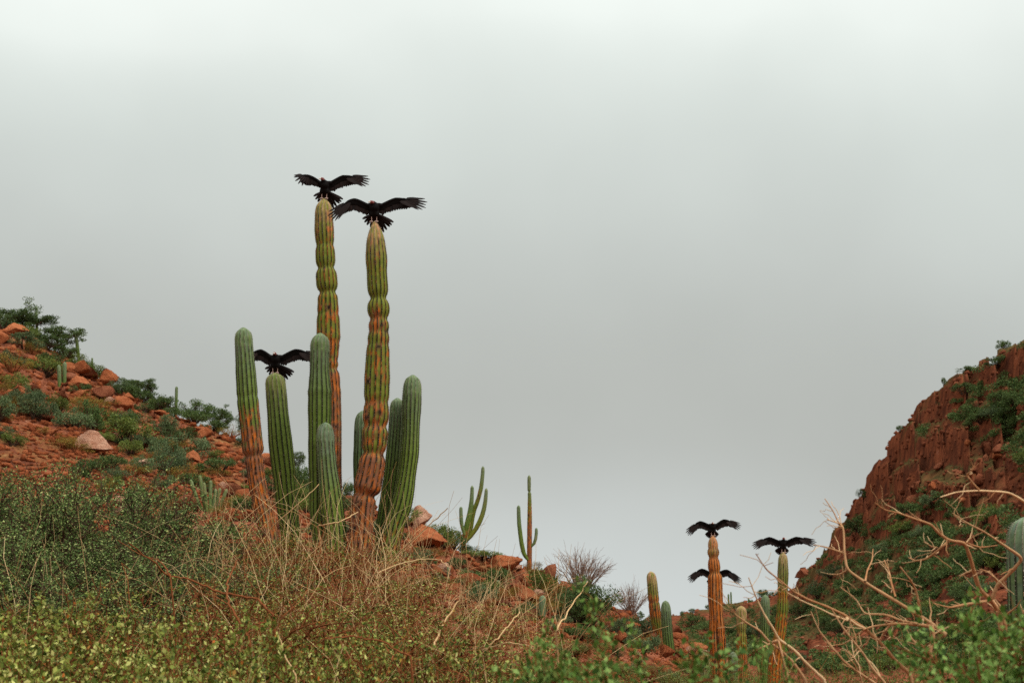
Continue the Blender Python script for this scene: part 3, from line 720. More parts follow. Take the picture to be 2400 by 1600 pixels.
cactus([(R8, 43.5, dict(deep=0.5, **kwr))], 'plain dark green valley cactus touching the pale-crusted one')
R10 = [(1674, 1365, 22), (1676, 1385, 26), (1678, 1420, 28), (1680, 1500, 30), (1684, 1580, 30)]
cactus([(R10, DR + 2.2, dict(deep=0.4, spines=False, **kwr))], 'cactus stem hidden behind the orange-brown valley cactus, holding up a vulture')
R9 = [(2402, 1211, 84), (2402, 1260, 88), (2404, 1340, 88), (2408, 1450, 88), (2412, 1550, 90)]
cactus([(R9, 13.5, dict(tipgreen=1.4, deep=0.3))], 'thick blue-green cactus behind the bare tan branches')

# two many-armed cacti on the ridge
k8 = lambda rows: [(x / 5.808 + 1050, y / 5.808 + 1080, w / 5.808) for x, y, w in rows]
small = dict(ribs=11, ds=0.05, sub=6, spines=False)
DM = 58.0
cactus([(k8([(328, 332, 48), (328, 400, 50), (322, 520, 58), (312, 620, 66), (290, 750, 76), (262, 860, 78), (238, 960, 72), (215, 1050, 66), (208, 1180, 66), (205, 1310, 66)]), DM, dict(scars=[(1245, 1320, 1.4)], warm=0.6, **small)),
        (k8([(176, 620, 48), (176, 700, 50), (180, 800, 54), (190, 880, 50), (212, 960, 46), (225, 1010, 40)]), DM - 0.15, dict(**small)),
        (k8([(476, 68, 44), (474, 160, 50), (464, 260, 54), (450, 370, 58), (420, 490, 56), (390, 580, 60), (355, 660, 66), (330, 760, 70), (310, 880, 76), (280, 1000, 76), (245, 1090, 60)]), DM + 0.2, dict(olive=0.35, scars=[(1150, 1172, 0.8)], **small)),
        (k8([(522, 366, 42), (518, 450, 50), (508, 550, 56), (490, 650, 60), (465, 740, 64), (428, 830, 66), (380, 920, 64), (320, 1010, 54), (262, 1075, 46), (225, 1110, 40)]), DM - 0.1, dict(olive=0.5, **small))],
       'many-armed cactus with five raised stems on the rocky ridge')
cactus([(k8([(1105, 190, 44), (1105, 300, 50), (1105, 410, 44), (1110, 440, 46), (1112, 600, 58), (1112, 800, 66), (1110, 1000, 68), (1110, 1200, 70), (1108, 1440, 70)]), DM, dict(olive=0.4, scars=[(1180, 1222, 0.7), (1222, 1340, 1.7)], cons=[(1152, 0.35), (1185, 0.06)], **small)),
        (k8([(960, 600, 48), (962, 720, 54), (968, 850, 58), (985, 1000, 60), (1003, 1130, 62), (1030, 1250, 58), (1062, 1310, 48), (1100, 1350, 36)]), DM - 0.05, dict(**small)),
        (k8([(1202, 906, 38), (1202, 980, 44), (1192, 1060, 46), (1172, 1120, 42), (1130, 1165, 30)]), DM - 0.05, dict(**small))],
       'slim brown-trunked cactus with two side arms beside the big flat boulder')
# small stand of young cacti and lone ones on the slopes; distance from the ground they root in
def lone(label, tip, base, w, group=None, n=1, D=None, **kw):
    p, ok = hit([base[0]], [base[1]])
    d = float(p[0, 1]) if D is None else D
    mid = ((tip[0] + base[0]) / 2, (tip[1] + base[1]) / 2)
    o = dict(small); o.update(kw)
    return cactus([([(tip[0], tip[1], w), (tip[0] * 0.7 + base[0] * 0.3, tip[1] * 0.7 + base[1] * 0.3, w), (mid[0], mid[1], w * 1.02), (base[0], base[1], w * 0.9)], d, o)], label, group)
lone('taller of two young cacti below the dark undercut slab', (1272, 1394), (1267, 1500), 17, D=27, ribs=13)
lone('shorter of two young cacti below the dark undercut slab', (1237, 1424), (1234, 1515), 20, D=26, ribs=13, deep=0.4)
lone('stubby upright young cactus among rocks beneath the big flat boulder', (1145, 1361), (1145, 1405), 13)
lone('leaning young cactus beside a stubby one beneath the flat boulder', (1169, 1359), (1154, 1412), 12)
lone('thin young cactus by the pinkish rock on the slope', (1038, 1336), (1040, 1362), 6, 'pair of thin young cacti')
lone('thin young cactus by the pinkish rock on the slope', (1050, 1328), (1050, 1360), 6, 'pair of thin young cacti')
lone('small cactus tip showing above the dark treetop on the hill crest', (85, 718), (88, 812), 6, D=93)
lone('tapering cactus standing alone on the steep hill crest', (177, 776), (186, 850), 8, D=90)
lone('tiny cactus on the crest below the tapering one', (216, 838), (217, 880), 4.5, D=88)
lone('slender dark cactus on the crest beside the dark bush', (414, 905), (412, 985), 7, D=82)
lone('twin cactus on the rubble slope, shorter stem', (138, 855), (141, 925), 9, D=72)
lone('twin cactus on the rubble slope, taller stem', (152, 848), (150, 925), 9, D=72.3)
# slender-stemmed clump
pb, _ = hit([491], [1200]); dcl = float(pb[0, 1])
stm = []
for i, (tx, ty, bx) in enumerate([(494, 1125, 492), (446, 1123, 478), (468, 1113, 484), (478, 1130, 487), (506, 1145, 495), (516, 1143, 500), (532, 1145, 506)]):
    stm.append(([(tx, ty, 8), ((tx * 0.75 + bx * 0.25), ty * 0.7 + 1200 * 0.3, 8.5), ((tx + 2 * bx) / 3 + (tx - bx) * 0.12, ty * 0.35 + 1200 * 0.65, 8.5), (bx, 1205, 7)], dcl + 0.1 * (i % 3), dict(root=True, ribs=8, ds=0.05, sub=6, spines=False, olive=0.15 * (i % 4), tipgreen=0.6)))
o_ = cactus(stm, 'clump of seven slender cactus stems fanning out on the rubble slope')
o_.name = 'organ_pipe_cactus'

# ------------------------------------------------------------------ vultures
def unit_feather(kind):
    n = 7; x = np.linspace(0, 1, n)
    if kind == 'finger': w = np.array([0.6, 0.95, 1.0, 0.82, 0.62, 0.52, 0.12])
    elif kind == 'broad': w = np.array([0.7, 0.95, 1.0, 1.0, 0.95, 0.8, 0.25])
    else: w = np.array([0.5, 0.7, 0.85, 0.95, 1.0, 0.95, 0.45])
    V = []
    for i in range(n):
        cam_ = -0.35 * math.sin(x[i] * 2.4)
        for sgn in (1, -1):
            for t in (0.5, -0.5):
                V.append((x[i], t + cam_, sgn * w[i] * 0.5))
    F = []
    for i in range(n - 1):
        a = i * 4; b = a + 4
        F += [(a, b, b + 2, a + 2), (a + 1, a + 3, b + 3, b + 1), (a, a + 1, b + 1, b), (a + 2, b + 2, b + 3, a + 3)]
    F += [(0, 2, 3, 1), ((n - 1) * 4, (n - 1) * 4 + 1, (n - 1) * 4 + 3, (n - 1) * 4 + 2)]
    return MB().add(V, F).mesh(kind + '_feather', M['feather'])
FEA = {k_: unit_feather(k_) for k_ in ('finger', 'broad', 'tail')}
OPEN = dict(lead=[(0.06, 0.335), (0.12, 0.335), (0.20, 0.375), (0.30, 0.425), (0.375, 0.452), (0.48, 0.448), (0.60, 0.432), (0.66, 0.42)],
            trail=[(0.09, 0.18), (0.16, 0.16), (0.25, 0.20), (0.36, 0.232), (0.45, 0.25), (0.55, 0.262), (0.66, 0.272)],
            fing=[((0.58, 0.435), (0.91, 0.412)), ((0.60, 0.420), (0.955, 0.345)), ((0.59, 0.405), (0.93, 0.295)), ((0.57, 0.392), (0.93, 0.238)), ((0.54, 0.385), (0.87, 0.205)), ((0.51, 0.380), (0.80, 0.205)), ((0.49, 0.378), (0.735, 0.235)), ((0.47, 0.378), (0.67, 0.25))],
            sweep=0.10)
CUP = dict(lead=[(0.06, 0.335), (0.10, 0.345), (0.18, 0.398), (0.28, 0.430), (0.34, 0.424), (0.40, 0.405), (0.44, 0.385)],
           trail=[(0.08, 0.22), (0.156, 0.255), (0.22, 0.255), (0.275, 0.24), (0.33, 0.24), (0.40, 0.25)],
           fing=[((0.40, 0.402), (0.53, 0.352)), ((0.40, 0.39), (0.53, 0.312)), ((0.38, 0.38), (0.505, 0.245)), ((0.36, 0.375), (0.455, 0.20)), ((0.34, 0.37), (0.39, 0.175)), ((0.32, 0.37), (0.315, 0.198)), ((0.30, 0.37), (0.275, 0.23))],
           sweep=0.75)
def bend(w, droop=0.0, lift=0.0, xs=1.0):
    """droop turns the hand about the wrist, lift turns the whole wing about the shoulder"""
    def f(p):
        x, z = p
        wx, wz = 0.36, 0.42
        if x > wx:
            a = -droop * min(1, (x - wx) / 0.25); dx, dz = x - wx, z - wz
            x, z = wx + dx * math.cos(a) - dz * math.sin(a), wz + dx * math.sin(a) + dz * math.cos(a)
        dx, dz = x - 0.06, z - 0.31
        x, z = 0.06 + dx * math.cos(lift) - dz * math.sin(lift), 0.31 + dx * math.sin(lift) + dz * math.cos(lift)
        return (x * xs, z)
    return dict(lead=[f(p) for p in w['lead']], trail=[f(p) for p in w['trail']], fing=[(f(a), f(b)) for a, b in w['fing']], sweep=w['sweep'])
def ellipsoid(mb, c, r, rot=None, k=14):
    u = np.linspace(0, math.pi, k // 2 + 1); v = np.arange(k) / k * 2 * math.pi
    U, W = np.meshgrid(u, v, indexing='ij')
    V = np.stack([np.sin(U) * np.cos(W), np.sin(U) * np.sin(W), np.cos(U)], -1).reshape(-1, 3) * np.array(r)
    if rot is not None: V = V @ np.array(rot).T
    i = np.arange(k // 2)[:, None]; j = np.arange(k)[None, :]
    F = np.stack([i * k + j, (i + 1) * k + j, (i + 1) * k + (j + 1) % k, i * k + (j + 1) % k], -1).reshape(-1, 4)
    mb.add(V + np.array(c), F)
def capsule(mb, pts, rad, k=10):
    V, F = tube(pts, rad, k); n = len(V)
    mb.add(V, F[:, ::-1])
    for e in (0, -1): ellipsoid(mb, pts[e], (rad[e],) * 3, k=8)
def wing_y(w, x): return -w['sweep'] * max(0, x - 0.06) + 0.02
def make_vulture(loc, label, wl_, wr_, head=(-0.03, 0.345), beak_dir=-0.6, yaw=0.0, tail=0, scale=1.0, seed=0):
    rng = np.random.default_rng(seed)
    mb = MB()
    ellipsoid(mb, (0, 0.0, 0.27), (0.098, 0.105, 0.105)); ellipsoid(mb, (0, 0.035, 0.20), (0.085, 0.10, 0.10))
    ellipsoid(mb, (0, 0.09, 0.17), (0.06, 0.09, 0.055))
    for sx in (-1, 1): ellipsoid(mb, (sx * 0.052, 0.0, 0.155), (0.042, 0.05, 0.065)); ellipsoid(mb, (sx * 0.085, 0.0, 0.315), (0.05, 0.06, 0.045))
    hx, hz = head
    capsule(mb, [(0, -0.03, 0.31), (hx * 0.5, -0.075, 0.335), (hx, -0.10, hz)], [0.062, 0.048, 0.032])
    bd = Vector((beak_dir, -1 + abs(beak_dir) * 0.75, -0.12)).normalized()
    rotm = bd.to_track_quat('Y', 'Z').to_matrix()
    ellipsoid(mb, (hx, -0.105, hz + 0.002), (0.027, 0.042, 0.029), rotm)
    feathers = []
    for sx, w in ((-1, wl_), (1, wr_)):
        lead = np.array(w['lead']); tr = np.array(w['trail'])
        tq = np.linspace(0, 1, 12)
        def along(a, t):
            s = np.concatenate([[0], np.cumsum(np.linalg.norm(np.diff(a, axis=0), axis=1))]); s /= s[-1]
            return np.stack([np.interp(t, s, a[:, 0]), np.interp(t, s, a[:, 1])], 1)
        Lp = along(lead, tq); Tp = along(tr, tq)
        mid = Lp + (Tp - Lp) * (0.66 - 0.22 * tq)[:, None]
        # coverts: a thick leading edge thinning towards the trailing edge
        V = []
        for t_, a, m in zip(tq, Lp, mid):
            for fr, th in ((0.0, 0.016), (0.3, 0.022), (1.0, 0.010)):
                p = a + (m - a) * fr; yy = wing_y(w, a[0]) + 0.02 * fr
                V += [(sx * p[0], yy - th, p[1]), (sx * p[0], yy + th, p[1])]
        V = np.array(V); F = []
        idx = [0, 2, 4, 5, 3, 1]
        for i in range(len(tq) - 1):
            for q_ in range(6):
                a0, a1 = i * 6 + idx[q_], i * 6 + idx[(q_ + 1) % 6]
                f4 = (a0, a1, a1 + 6, a0 + 6); F.append(f4 if sx > 0 else f4[::-1])
        mb.add(V, F)
        c0_, c1_ = [0, 2, 3, 1], [2, 4, 5, 3]
        e = (len(tq) - 1) * 6
        for cc_ in (c0_, c1_):
            mb.add(V, [tuple(cc_[::-1]) if sx > 0 else tuple(cc_)]); mb.add(V, [tuple(e + q_ for q_ in (cc_ if sx > 0 else cc_[::-1]))])
        capsule(mb, [(sx * a[0], wing_y(w, a[0]), a[1] - 0.018) for a in Lp], list(np.linspace(0.036, 0.017, len(tq))))
        # flight feathers
        for i, (a, b) in enumerate(w['fing']):
            feathers.append(('primary_feather', 'finger', sx, (sx * a[0], wing_y(w, a[0]) - 0.004 * i, a[1]), (sx * b[0], wing_y(w, b[0]) - 0.02 - 0.004 * i, b[1]), 0.056))
        ns = 13
        ts = np.linspace(0.04, 0.94, ns); ra = along(lead, ts); tb = along(tr, ts)
        for i in range(ns):
            a = ra[i] + (tb[i] - ra[i]) * 0.35; b = tb[i] + (rng.uniform(-0.008, 0.008), rng.uniform(-0.016, 0.006)); b = b + (b - a) * 0.06
            feathers.append(('secondary_feather', 'broad', sx, (sx * a[0], wing_y(w, a[0]) + 0.012 + 0.002 * (i % 3), a[1]), (sx * b[0], wing_y(w, b[0]) + 0.02 + 0.002 * (i % 3), b[1]), 0.066))
    tails = [[(-0.235, 0.13), (-0.20, 0.07), (-0.155, 0.02), (-0.09, -0.02), (-0.03, -0.07), (0.04, -0.10), (0.10, -0.115), (0.155, -0.115), (0.21, -0.075), (0.265, -0.02), (0.30, 0.01), (0.33, 0.06)],
             [(-0.20, 0.05), (-0.175, 0.01), (-0.14, -0.02), (-0.10, -0.045), (-0.06, -0.055), (-0.02, -0.06), (0.02, -0.06), (0.06, -0.055), (0.10, -0.045), (0.14, -0.02), (0.175, 0.015), (0.20, 0.05)]][tail]
    for i, (tx, tz) in enumerate(tails):
        feathers.append(('tail_feather', 'tail', 1, (tx * 0.12, 0.10, 0.19), (tx, 0.17 + 0.10 * (1 - abs(tx) * 2.4) + 0.003 * (i % 2), tz), 0.055))
    # one continuous body surface
    tmp = bpy.data.objects.new('tmp', mb.mesh('tmp', M['plumage'])); col.objects.link(tmp)
    rm = tmp.modifiers.new('r', 'REMESH'); rm.mode = 'VOXEL'; rm.voxel_size = 0.0105; rm.use_smooth_shade = True
    smo = tmp.modifiers.new('s', 'SMOOTH'); smo.iterations = 3; smo.factor = 0.5
    dg = bpy.context.evaluated_depsgraph_get()
    me = bpy.data.meshes.new_from_object(tmp.evaluated_get(dg)); me.name = 'body'
    bpy.data.objects.remove(tmp)
    me.materials.clear(); me.materials.append(M['plumage']); me.materials.append(M['bare_head'])
    hc = Vector((hx, -0.108, hz + 0.002))
    for p in me.polygons:
        p.use_smooth = True
        if (p.center - hc).length < 0.05 and p.center.z > hz - 0.028: p.material_index = 1
    root = link('vulture', None, loc=loc, rot=(0, 0, yaw), scale=(scale,) * 3); tag(root, label, 'bird', 'vultures drying their wings on cactus tips')
    body = link('body', me, root)
    # beak: hooked cone
    bp = [hc + bd * 0.030, hc + bd * 0.050 + Vector((0, 0, -0.002)), hc + bd * 0.064 + Vector((0, 0, -0.008)), hc + bd * 0.069 + Vector((0, 0, -0.020))]
    V, F = tube([tuple(b) for b in bp], [0.015, 0.012, 0.008, 0.002], 7)
    link('beak', MB().add(V, F).mesh('beak', M['beak'], True), body)
    for sx in (-1, 1):
        lb = MB()
        capsule(lb, [(sx * 0.05, 0.0, 0.14), (sx * 0.046, -0.012, 0.07), (sx * 0.045, -0.006, 0.012)], [0.011, 0.006, 0.007], 7)
        for a in (-0.5, 0.0, 0.5, math.pi):
            l = 0.06 if a != math.pi else 0.035
            capsule(lb, [(sx * 0.045, -0.006, 0.012), (sx * 0.045 + math.sin(a) * l * 0.6, -0.006 - math.cos(a) * l * 0.6, 0.010), (sx * 0.045 + math.sin(a) * l, -0.006 - math.cos(a) * l, -0.012)], [0.008, 0.007, 0.004], 6)
        link('leg', lb.mesh('leg', M['shank'], True), root)
    for nm, kind, sx, a, b, wd in feathers:
        a = Vector(a); b = Vector(b); d = b - a; ln = d.length; d.normalize()
        nrm = Vector((0, -1, 0)) + Vector((0, 0, 0.25)); nrm = (nrm - d * nrm.dot(d)).normalized(); wv = d.cross(nrm)
        m4 = Matrix.Identity(4)
        for r_ in range(3):
            m4[r_][0] = d[r_] * ln; m4[r_][1] = nrm[r_] * 0.006; m4[r_][2] = wv[r_] * wd; m4[r_][3] = a[r_]
        o = link(nm, FEA[kind], root); o.matrix_local = m4
    return root
def tip(px, py, D, dz=0.0): return P(px, py, D) + np.array([0, 0, dz])
make_vulture(tip(760, 465, 26.5, -0.015), 'vulture on the tallest cactus, head turned aside, one wing cupped', CUP, bend(OPEN, 0.05, 0.05, 0.92), head=(-0.035, 0.365), beak_dir=-0.75, tail=0, seed=1, scale=1.03)
make_vulture(tip(877, 519, 24.5, -0.015), 'vulture with widest spread wings on the orange-banded olive cactus', bend(OPEN, 0.42, -0.02, 0.95), OPEN, head=(-0.045, 0.345), beak_dir=-0.7, tail=0, seed=2)
make_vulture(tip(645, 873, 25.8, -0.012), 'vulture facing out with wings spread between two green cactus stems', bend(OPEN, 0.25, 0.04, 0.76), bend(OPEN, 0.22, 0.05), head=(-0.008, 0.365), beak_dir=0.0, tail=0, seed=3, scale=0.97)
make_vulture(tip(1671, 1254, 42.0, -0.012), 'vulture spreading wings on top of the orange-brown valley cactus', bend(OPEN, 0.38, -0.06, 0.93), bend(OPEN, 0.25, 0.10, 0.90), head=(-0.01, 0.365), beak_dir=0.15, tail=1, seed=4)
make_vulture(tip(1836, 1293, 41.0, -0.012), 'vulture in profile on the valley cactus with yellow-orange base', bend(OPEN, 0.22, -0.04), bend(OPEN, 0.08, -0.02), head=(0.005, 0.395), beak_dir=0.85, tail=1, seed=5)
make_vulture(tip(1674, 1365, 44.2, -0.012), 'vulture whose body hides behind the orange-brown valley cactus, only wings showing', bend(OPEN, 0.42, -0.02, 0.96), bend(OPEN, 0.40, -0.10, 0.98), head=(0.0, 0.36), beak_dir=0.2, tail=1, seed=6)

# ------------------------------------------------------------------ rocks
def rock_mesh(name, seed, sub, m, flat=1.0, rough=0.05):
    rng = np.random.default_rng(seed)
    bm = bmesh.new(); bmesh.ops.create_icosphere(bm, subdivisions=sub, radius=1.0)
    V = np.array([v.co[:] for v in bm.verts]); F = np.array([[v.index for v in f.verts] for f in bm.faces]); bm.free()
    for _ in range(11):
        n = rng.normal(size=3); n /= np.linalg.norm(n); d = rng.uniform(0.30, 0.66)
        V = V - np.maximum(0, V @ n - d)[:, None] * n
    V = V / np.abs(V).max(0)
    if sub > 2:
        nrm = V / np.linalg.norm(V, axis=1)[:, None]
        V = V + nrm * (rough * 4.2 * (fbm(V[:, 0] * 3 + seed, V[:, 1] * 3, V[:, 2] * 4, s=seed, o=5, g=0.6) - 0.5))[:, None]
        # bedding cracks
        V[:, :2] *= (1 - 0.06 * (vnoise(V[:, 2] * 7, V[:, 2] * 0, s=seed) > 0.62))[:, None]
    return MB().add(V, F).mesh(name, m)
ROCK = {c: [rock_mesh('rock', 100 + i + 20 * j, 2, M[c]) for i in range(5)] for j, c in enumerate(('rock_rust', 'rock_pink', 'rock_dark'))}
BIG = {c: [rock_mesh('boulder', 310 + i + 20 * j, 4, M[c]) for i in range(4)] for j, c in enumerate(('rock_rust', 'rock_pink', 'rock_dark'))}
rng = np.random.default_rng(5)
def put_rock(name, me, p, w, h, d, label, group=None, rz=0, tilt=(0, 0), sink=0.3):
    o = link(name, me, loc=(p[0], p[1], p[2] + h / 2 - h * sink), rot=(tilt[0], tilt[1], rz), scale=(w / 2, d / 2, h / 2))
    tag(o, label, 'rock', group); return o
def boulder(x0, x1, y0, y1, c, label, tilt=(0, 0), rz=0, i=0, D=None, sink=0.15, dd=0.9):
    """photo box -> boulder resting on the ground under the box"""
    cx = (x0 + x1) / 2
    p, ok = hit([cx], [y1 - 3])
    if D is not None or not ok[0]:
        D = D or 60
        pp = P(cx, y1 - 3, D); gz = float(ground(pp[0], pp[1])); p = np.array([[pp[0], pp[1], min(pp[2], gz + 0.35)]])
    Dm = p[0, 1]; m_ = float(mpp(cx, y1, Dm)); w = (x1 - x0) * m_; h = (y1 - y0) * m_ / (1 - sink)
    pz = p[0].copy(); pz[1] += w * dd * 0.25; pz[0] *= (pz[1] / p[0, 1])
    return put_rock('boulder', BIG[c][i % 4], pz, w * 1.05, h, w * dd, label, rz=rz, tilt=tilt, sink=sink)
boulder(1138, 1222, 1308, 1358, 'rock_rust', 'big flat-topped red boulder below the slim two-armed cactus', i=0)
boulder(1070, 1128, 1330, 1384, 'rock_rust', 'slanting red boulder leaning beside the big flat-topped one', tilt=(0, 0.5), i=1)
boulder(1020, 1070, 1322, 1358, 'rock_pink', 'rounded pinkish boulder under the many-armed cactus', i=2)
boulder(1202, 1270, 1378, 1420, 'rock_rust', 'red slab with dark undercut above the young cacti', tilt=(0, 0.15), i=3)
boulder(962, 1018, 1182, 1232, 'rock_pink', 'pale peach boulder on the skyline behind the big cactus cluster', i=0, sink=0.2)
boulder(940, 1054, 1230, 1292, 'rock_rust', 'large dark red boulder at the foot of the green two-stemmed cactus', tilt=(0, 0.12), i=3)
boulder(1000, 1035, 1352, 1392, 'rock_dark', 'dark brown rock wedged in the slope below the pinkish boulder', i=2)
boulder(1225, 1262, 1352, 1385, 'rock_rust', 'orange rock stacked above the undercut red slab', i=2)
for i, (x0, x1, y0, y1, c) in enumerate([(1048, 1108, 1298, 1338, 'rock_dark'), (1092, 1142, 1348, 1388, 'rock_rust'), (1262, 1312, 1356, 1392, 'rock_rust'), (1236, 1292, 1384, 1422, 'rock_dark'), (1126, 1170, 1392, 1424, 'rock_rust'), (1290, 1330, 1480, 1512, 'rock_rust'), (1345, 1385, 1500, 1532, 'rock_dark'), (1290, 1320, 1420, 1446, 'rock_pink'), (1450, 1500, 1455, 1490, 'rock_rust'), (1500, 1545, 1490, 1525, 'rock_dark'), (1400, 1450, 1500, 1535, 'rock_rust'), (1470, 1510, 1520, 1550, 'rock_pink'), (985, 1030, 1395, 1425, 'rock_rust'), (1060, 1100, 1400, 1432, 'rock_dark'), (1040, 1085, 1362, 1396, 'rock_rust'), (1160, 1215, 1352, 1388, 'rock_dark'), (1190, 1235, 1366, 1398, 'rock_rust'), (1225, 1275, 1338, 1370, 'rock_rust'), (1150, 1190, 1376, 1404, 'rock_rust'), (1000, 1050, 1330, 1362, 'rock_rust'), (970, 1010, 1290, 1322, 'rock_dark'), (1300, 1345, 1395, 1425, 'rock_rust'), (1205, 1250, 1412, 1440, 'rock_rust'), (1440, 1480, 1480, 1512, 'rock_rust'), (1540, 1580, 1510, 1545, 'rock_rust')]):
    o = boulder(x0, x1, y0, y1, c, {'rock_dark': 'dark brown', 'rock_rust': 'rust-red', 'rock_pink': 'pale pinkish'}[c] + ' angular boulder on the slope around the young cacti', i=i, tilt=(rng.uniform(-0.2, 0.2), rng.uniform(-0.3, 0.4)))
    o['group'] = {'rock_dark': 'dark', 'rock_rust': 'rust-red', 'rock_pink': 'pinkish'}[c] + ' boulders on the slope around the young cacti'
boulder(150, 215, 878, 920, 'rock_rust', 'arched red outcrop on the rubble hillside beside the twin cactus', i=3)
boulder(166, 210, 908, 934, 'rock_rust', 'rounded red rock tucked under the arched outcrop', i=1)
boulder(270, 318, 932, 973, 'rock_rust', 'round fractured red boulder high on the rubble hillside', i=2, dd=1.0)
boulder(222, 274, 858, 912, 'rock_rust', 'steep bare red crag on the hill crest', i=0, tilt=(0, 0.5))
boulder(152, 180, 852, 882, 'rock_rust', 'upright blocky rock standing behind the arched outcrop', i=2)
boulder(312, 370, 1078, 1108, 'rock_pink', 'whitish-pink rock on the lower rubble slope', i=2)
boulder(424, 474, 1056, 1090, 'rock_rust', 'wedge-shaped red rock pointing downhill by the slender-stemmed cactus clump', i=3, tilt=(0, 0.35))
boulder(172, 278, 1015, 1068, 'rock_pink', 'long pinkish slab lying down the rubble slope', i=0, tilt=(0, 0.35), dd=0.6)
boulder(96, 138, 1000, 1024, 'rock_rust', 'flat orange slab on the open rubble', i=1)
boulder(0, 72, 755, 795, 'rock_rust', 'overhanging red ledge at the top of the hill crest', i=3)
boulder(375, 392, 920, 940, 'rock_dark', 'small dark knob of rock on the hill crest', i=2, D=81)
boulder(1604, 1660, 1494, 1542, 'rock_rust', 'reddish slab on the valley floor beside the orange-brown perch', D=50, i=1, tilt=(0, 0.4))
boulder(1605, 1640, 1515, 1545, 'rock_pink', 'pale round rock below the reddish valley slab', D=48, i=2)
# the knob that juts from the foot of the far cliff
boulder(1862, 1905, 1312, 1340, 'rock_dark', 'dark rock ledge jutting from the foot of the far cliff', D=255, i=0)
boulder(1866, 1884, 1300, 1320, 'rock_dark', 'small dark knob balanced on the jutting cliff ledge', D=255, i=3)

# loose rocks one can pick out on the near hill
NROCK = {'rock_rust': ('rust-red angular rock lying loose on the near rubble hillside', 'rust-red rocks on the near hillside'),
         'rock_pink': ('pale pinkish rock lying loose on the near rubble hillside', 'pinkish rocks on the near hillside'),
         'rock_dark': ('dark brown-red rock lying loose on the near rubble hillside', 'dark rocks on the near hillside')}
skx = [-400, 0, 100, 190, 270, 420, 560, 700, 850, 960, 1080, 1240, 1340, 1440, 1560, 1660]
sky_ = [630, 768, 806, 862, 905, 978, 1030, 1110, 1178, 1222, 1288, 1330, 1370, 1430, 1480, 1500]
def near_px(n, seed, lo=8, hi=260):
    g = np.random.default_rng(seed)
    px = g.uniform(-120, 1680, n); top = np.interp(px, skx, sky_)
    py = top + lo + g.random(n) ** 0.9 * hi
    return px, py
px, py = near_px(1500, 21, 6, 290)
p, ok = hit(px, py)
cnt = 0
for i in range(len(px)):
    if not ok[i] or cnt >= 255: continue
    r = math.hypot(p[i, 0], p[i, 1])
    if r < 20 or r > 120: continue
    # bare rubble areas carry more rocks
    if fbm(p[i, 0] * 0.06, p[i, 1] * 0.06, s=61) < 0.40: continue
    wpx = 14 + 40 * rng.random() ** 2.0
    w = wpx * r / FPX * 1.25
    c = rng.choice(['rock_rust', 'rock_rust', 'rock_rust', 'rock_dark', 'rock_dark', 'rock_pink'] if rng.random() < 0.5 else ['rock_rust', 'rock_dark'])
    lb, gp = NROCK[c]
    put_rock('rock', ROCK[c][rng.integers(5)], p[i], w, w * rng.uniform(0.5, 0.85), w * rng.uniform(0.7, 1.1), lb, gp, rng.uniform(0, 6.28), (rng.uniform(-0.3, 0.3), rng.uniform(-0.3, 0.3)), 0.28)
    cnt += 1
# the rubble between them
def ico():
    bm = bmesh.new(); bmesh.ops.create_icosphere(bm, subdivisions=1, radius=1.0)
    V = np.array([v.co[:] for v in bm.verts]); F = np.array([[v.index for v in f.verts] for f in bm.faces]); bm.free(); return V, F
def rubble(name, pts, sizes, m, seed):
    g = np.random.default_rng(seed); V0, F0 = ico(); 
    t = (1 + 5 ** 0.5) / 2
    V0 = np.array([(-1, t, 0), (1, t, 0), (-1, -t, 0), (1, -t, 0), (0, -1, t), (0, 1, t), (0, -1, -t), (0, 1, -t), (t, 0, -1), (t, 0, 1), (-t, 0, -1), (-t, 0, 1)]) / 1.9
    F0 = np.array([(0, 11, 5), (0, 5, 1), (0, 1, 7), (0, 7, 10), (0, 10, 11), (1, 5, 9), (5, 11, 4), (11, 10, 2), (10, 7, 6), (7, 1, 8), (3, 9, 4), (3, 4, 2), (3, 2, 6), (3, 6, 8), (3, 8, 9), (4, 9, 5), (2, 4, 11), (6, 2, 10), (8, 6, 7), (9, 8, 1)])
    n = len(pts)
    V = V0[None] * g.uniform(0.55, 1.25, (n, 12, 1)) * g.uniform(0.6, 1.2, (n, 1, 3)) * (sizes / 2)[:, None, None]
    a = g.uniform(0, 6.28, n); ca, sa = np.cos(a)[:, None], np.sin(a)[:, None]
    V = np.stack([V[..., 0] * ca - V[..., 1] * sa, V[..., 0] * sa + V[..., 1] * ca, V[..., 2] * 0.8], -1) + pts[:, None, :] + np.array([0, 0, 0.08]) * sizes[:, None, None]
    F = F0[None] + (np.arange(n) * 12)[:, None, None]
    o = link(name, MB().add(V.reshape(-1, 3), F.reshape(-1, 3)).mesh(name, m)); o['kind'] = 'stuff'
    return o
px, py = near_px(17000, 22, 2, 330)
py = np.where(px < 560, np.interp(px, skx, sky_) + 2 + np.random.default_rng(8).random(len(px)) * (1270 - np.interp(px, skx, sky_)), py)
p, ok = hit(px, py); r = np.hypot(p[:, 0], p[:, 1]); ok &= (r > 16) & (r < 125)
sz = (4.0 + 17 * np.random.default_rng(3).random(len(px)) ** 3) * r / FPX * 1.3
k_ = ok & (fbm(np.nan_to_num(p[:, 0]) * 0.09, np.nan_to_num(p[:, 1]) * 0.09, s=62) > 0.27)
o = rubble('rubble', p[k_], sz[k_], M['rock_rust'], 9); tag(o, 'loose rust-red stones strewn over the near hillside', 'rubble')
g = np.random.default_rng(31)
px = g.uniform(1560, 2500, 5000); py = g.uniform(820, 1560, 5000)
p, ok = hit(px, py); r = np.hypot(p[:, 0], p[:, 1]); ok &= (r > 75) & (r < 420)
sz = (4.0 + 12 * g.random(5000) ** 3) * r / FPX * 1.2
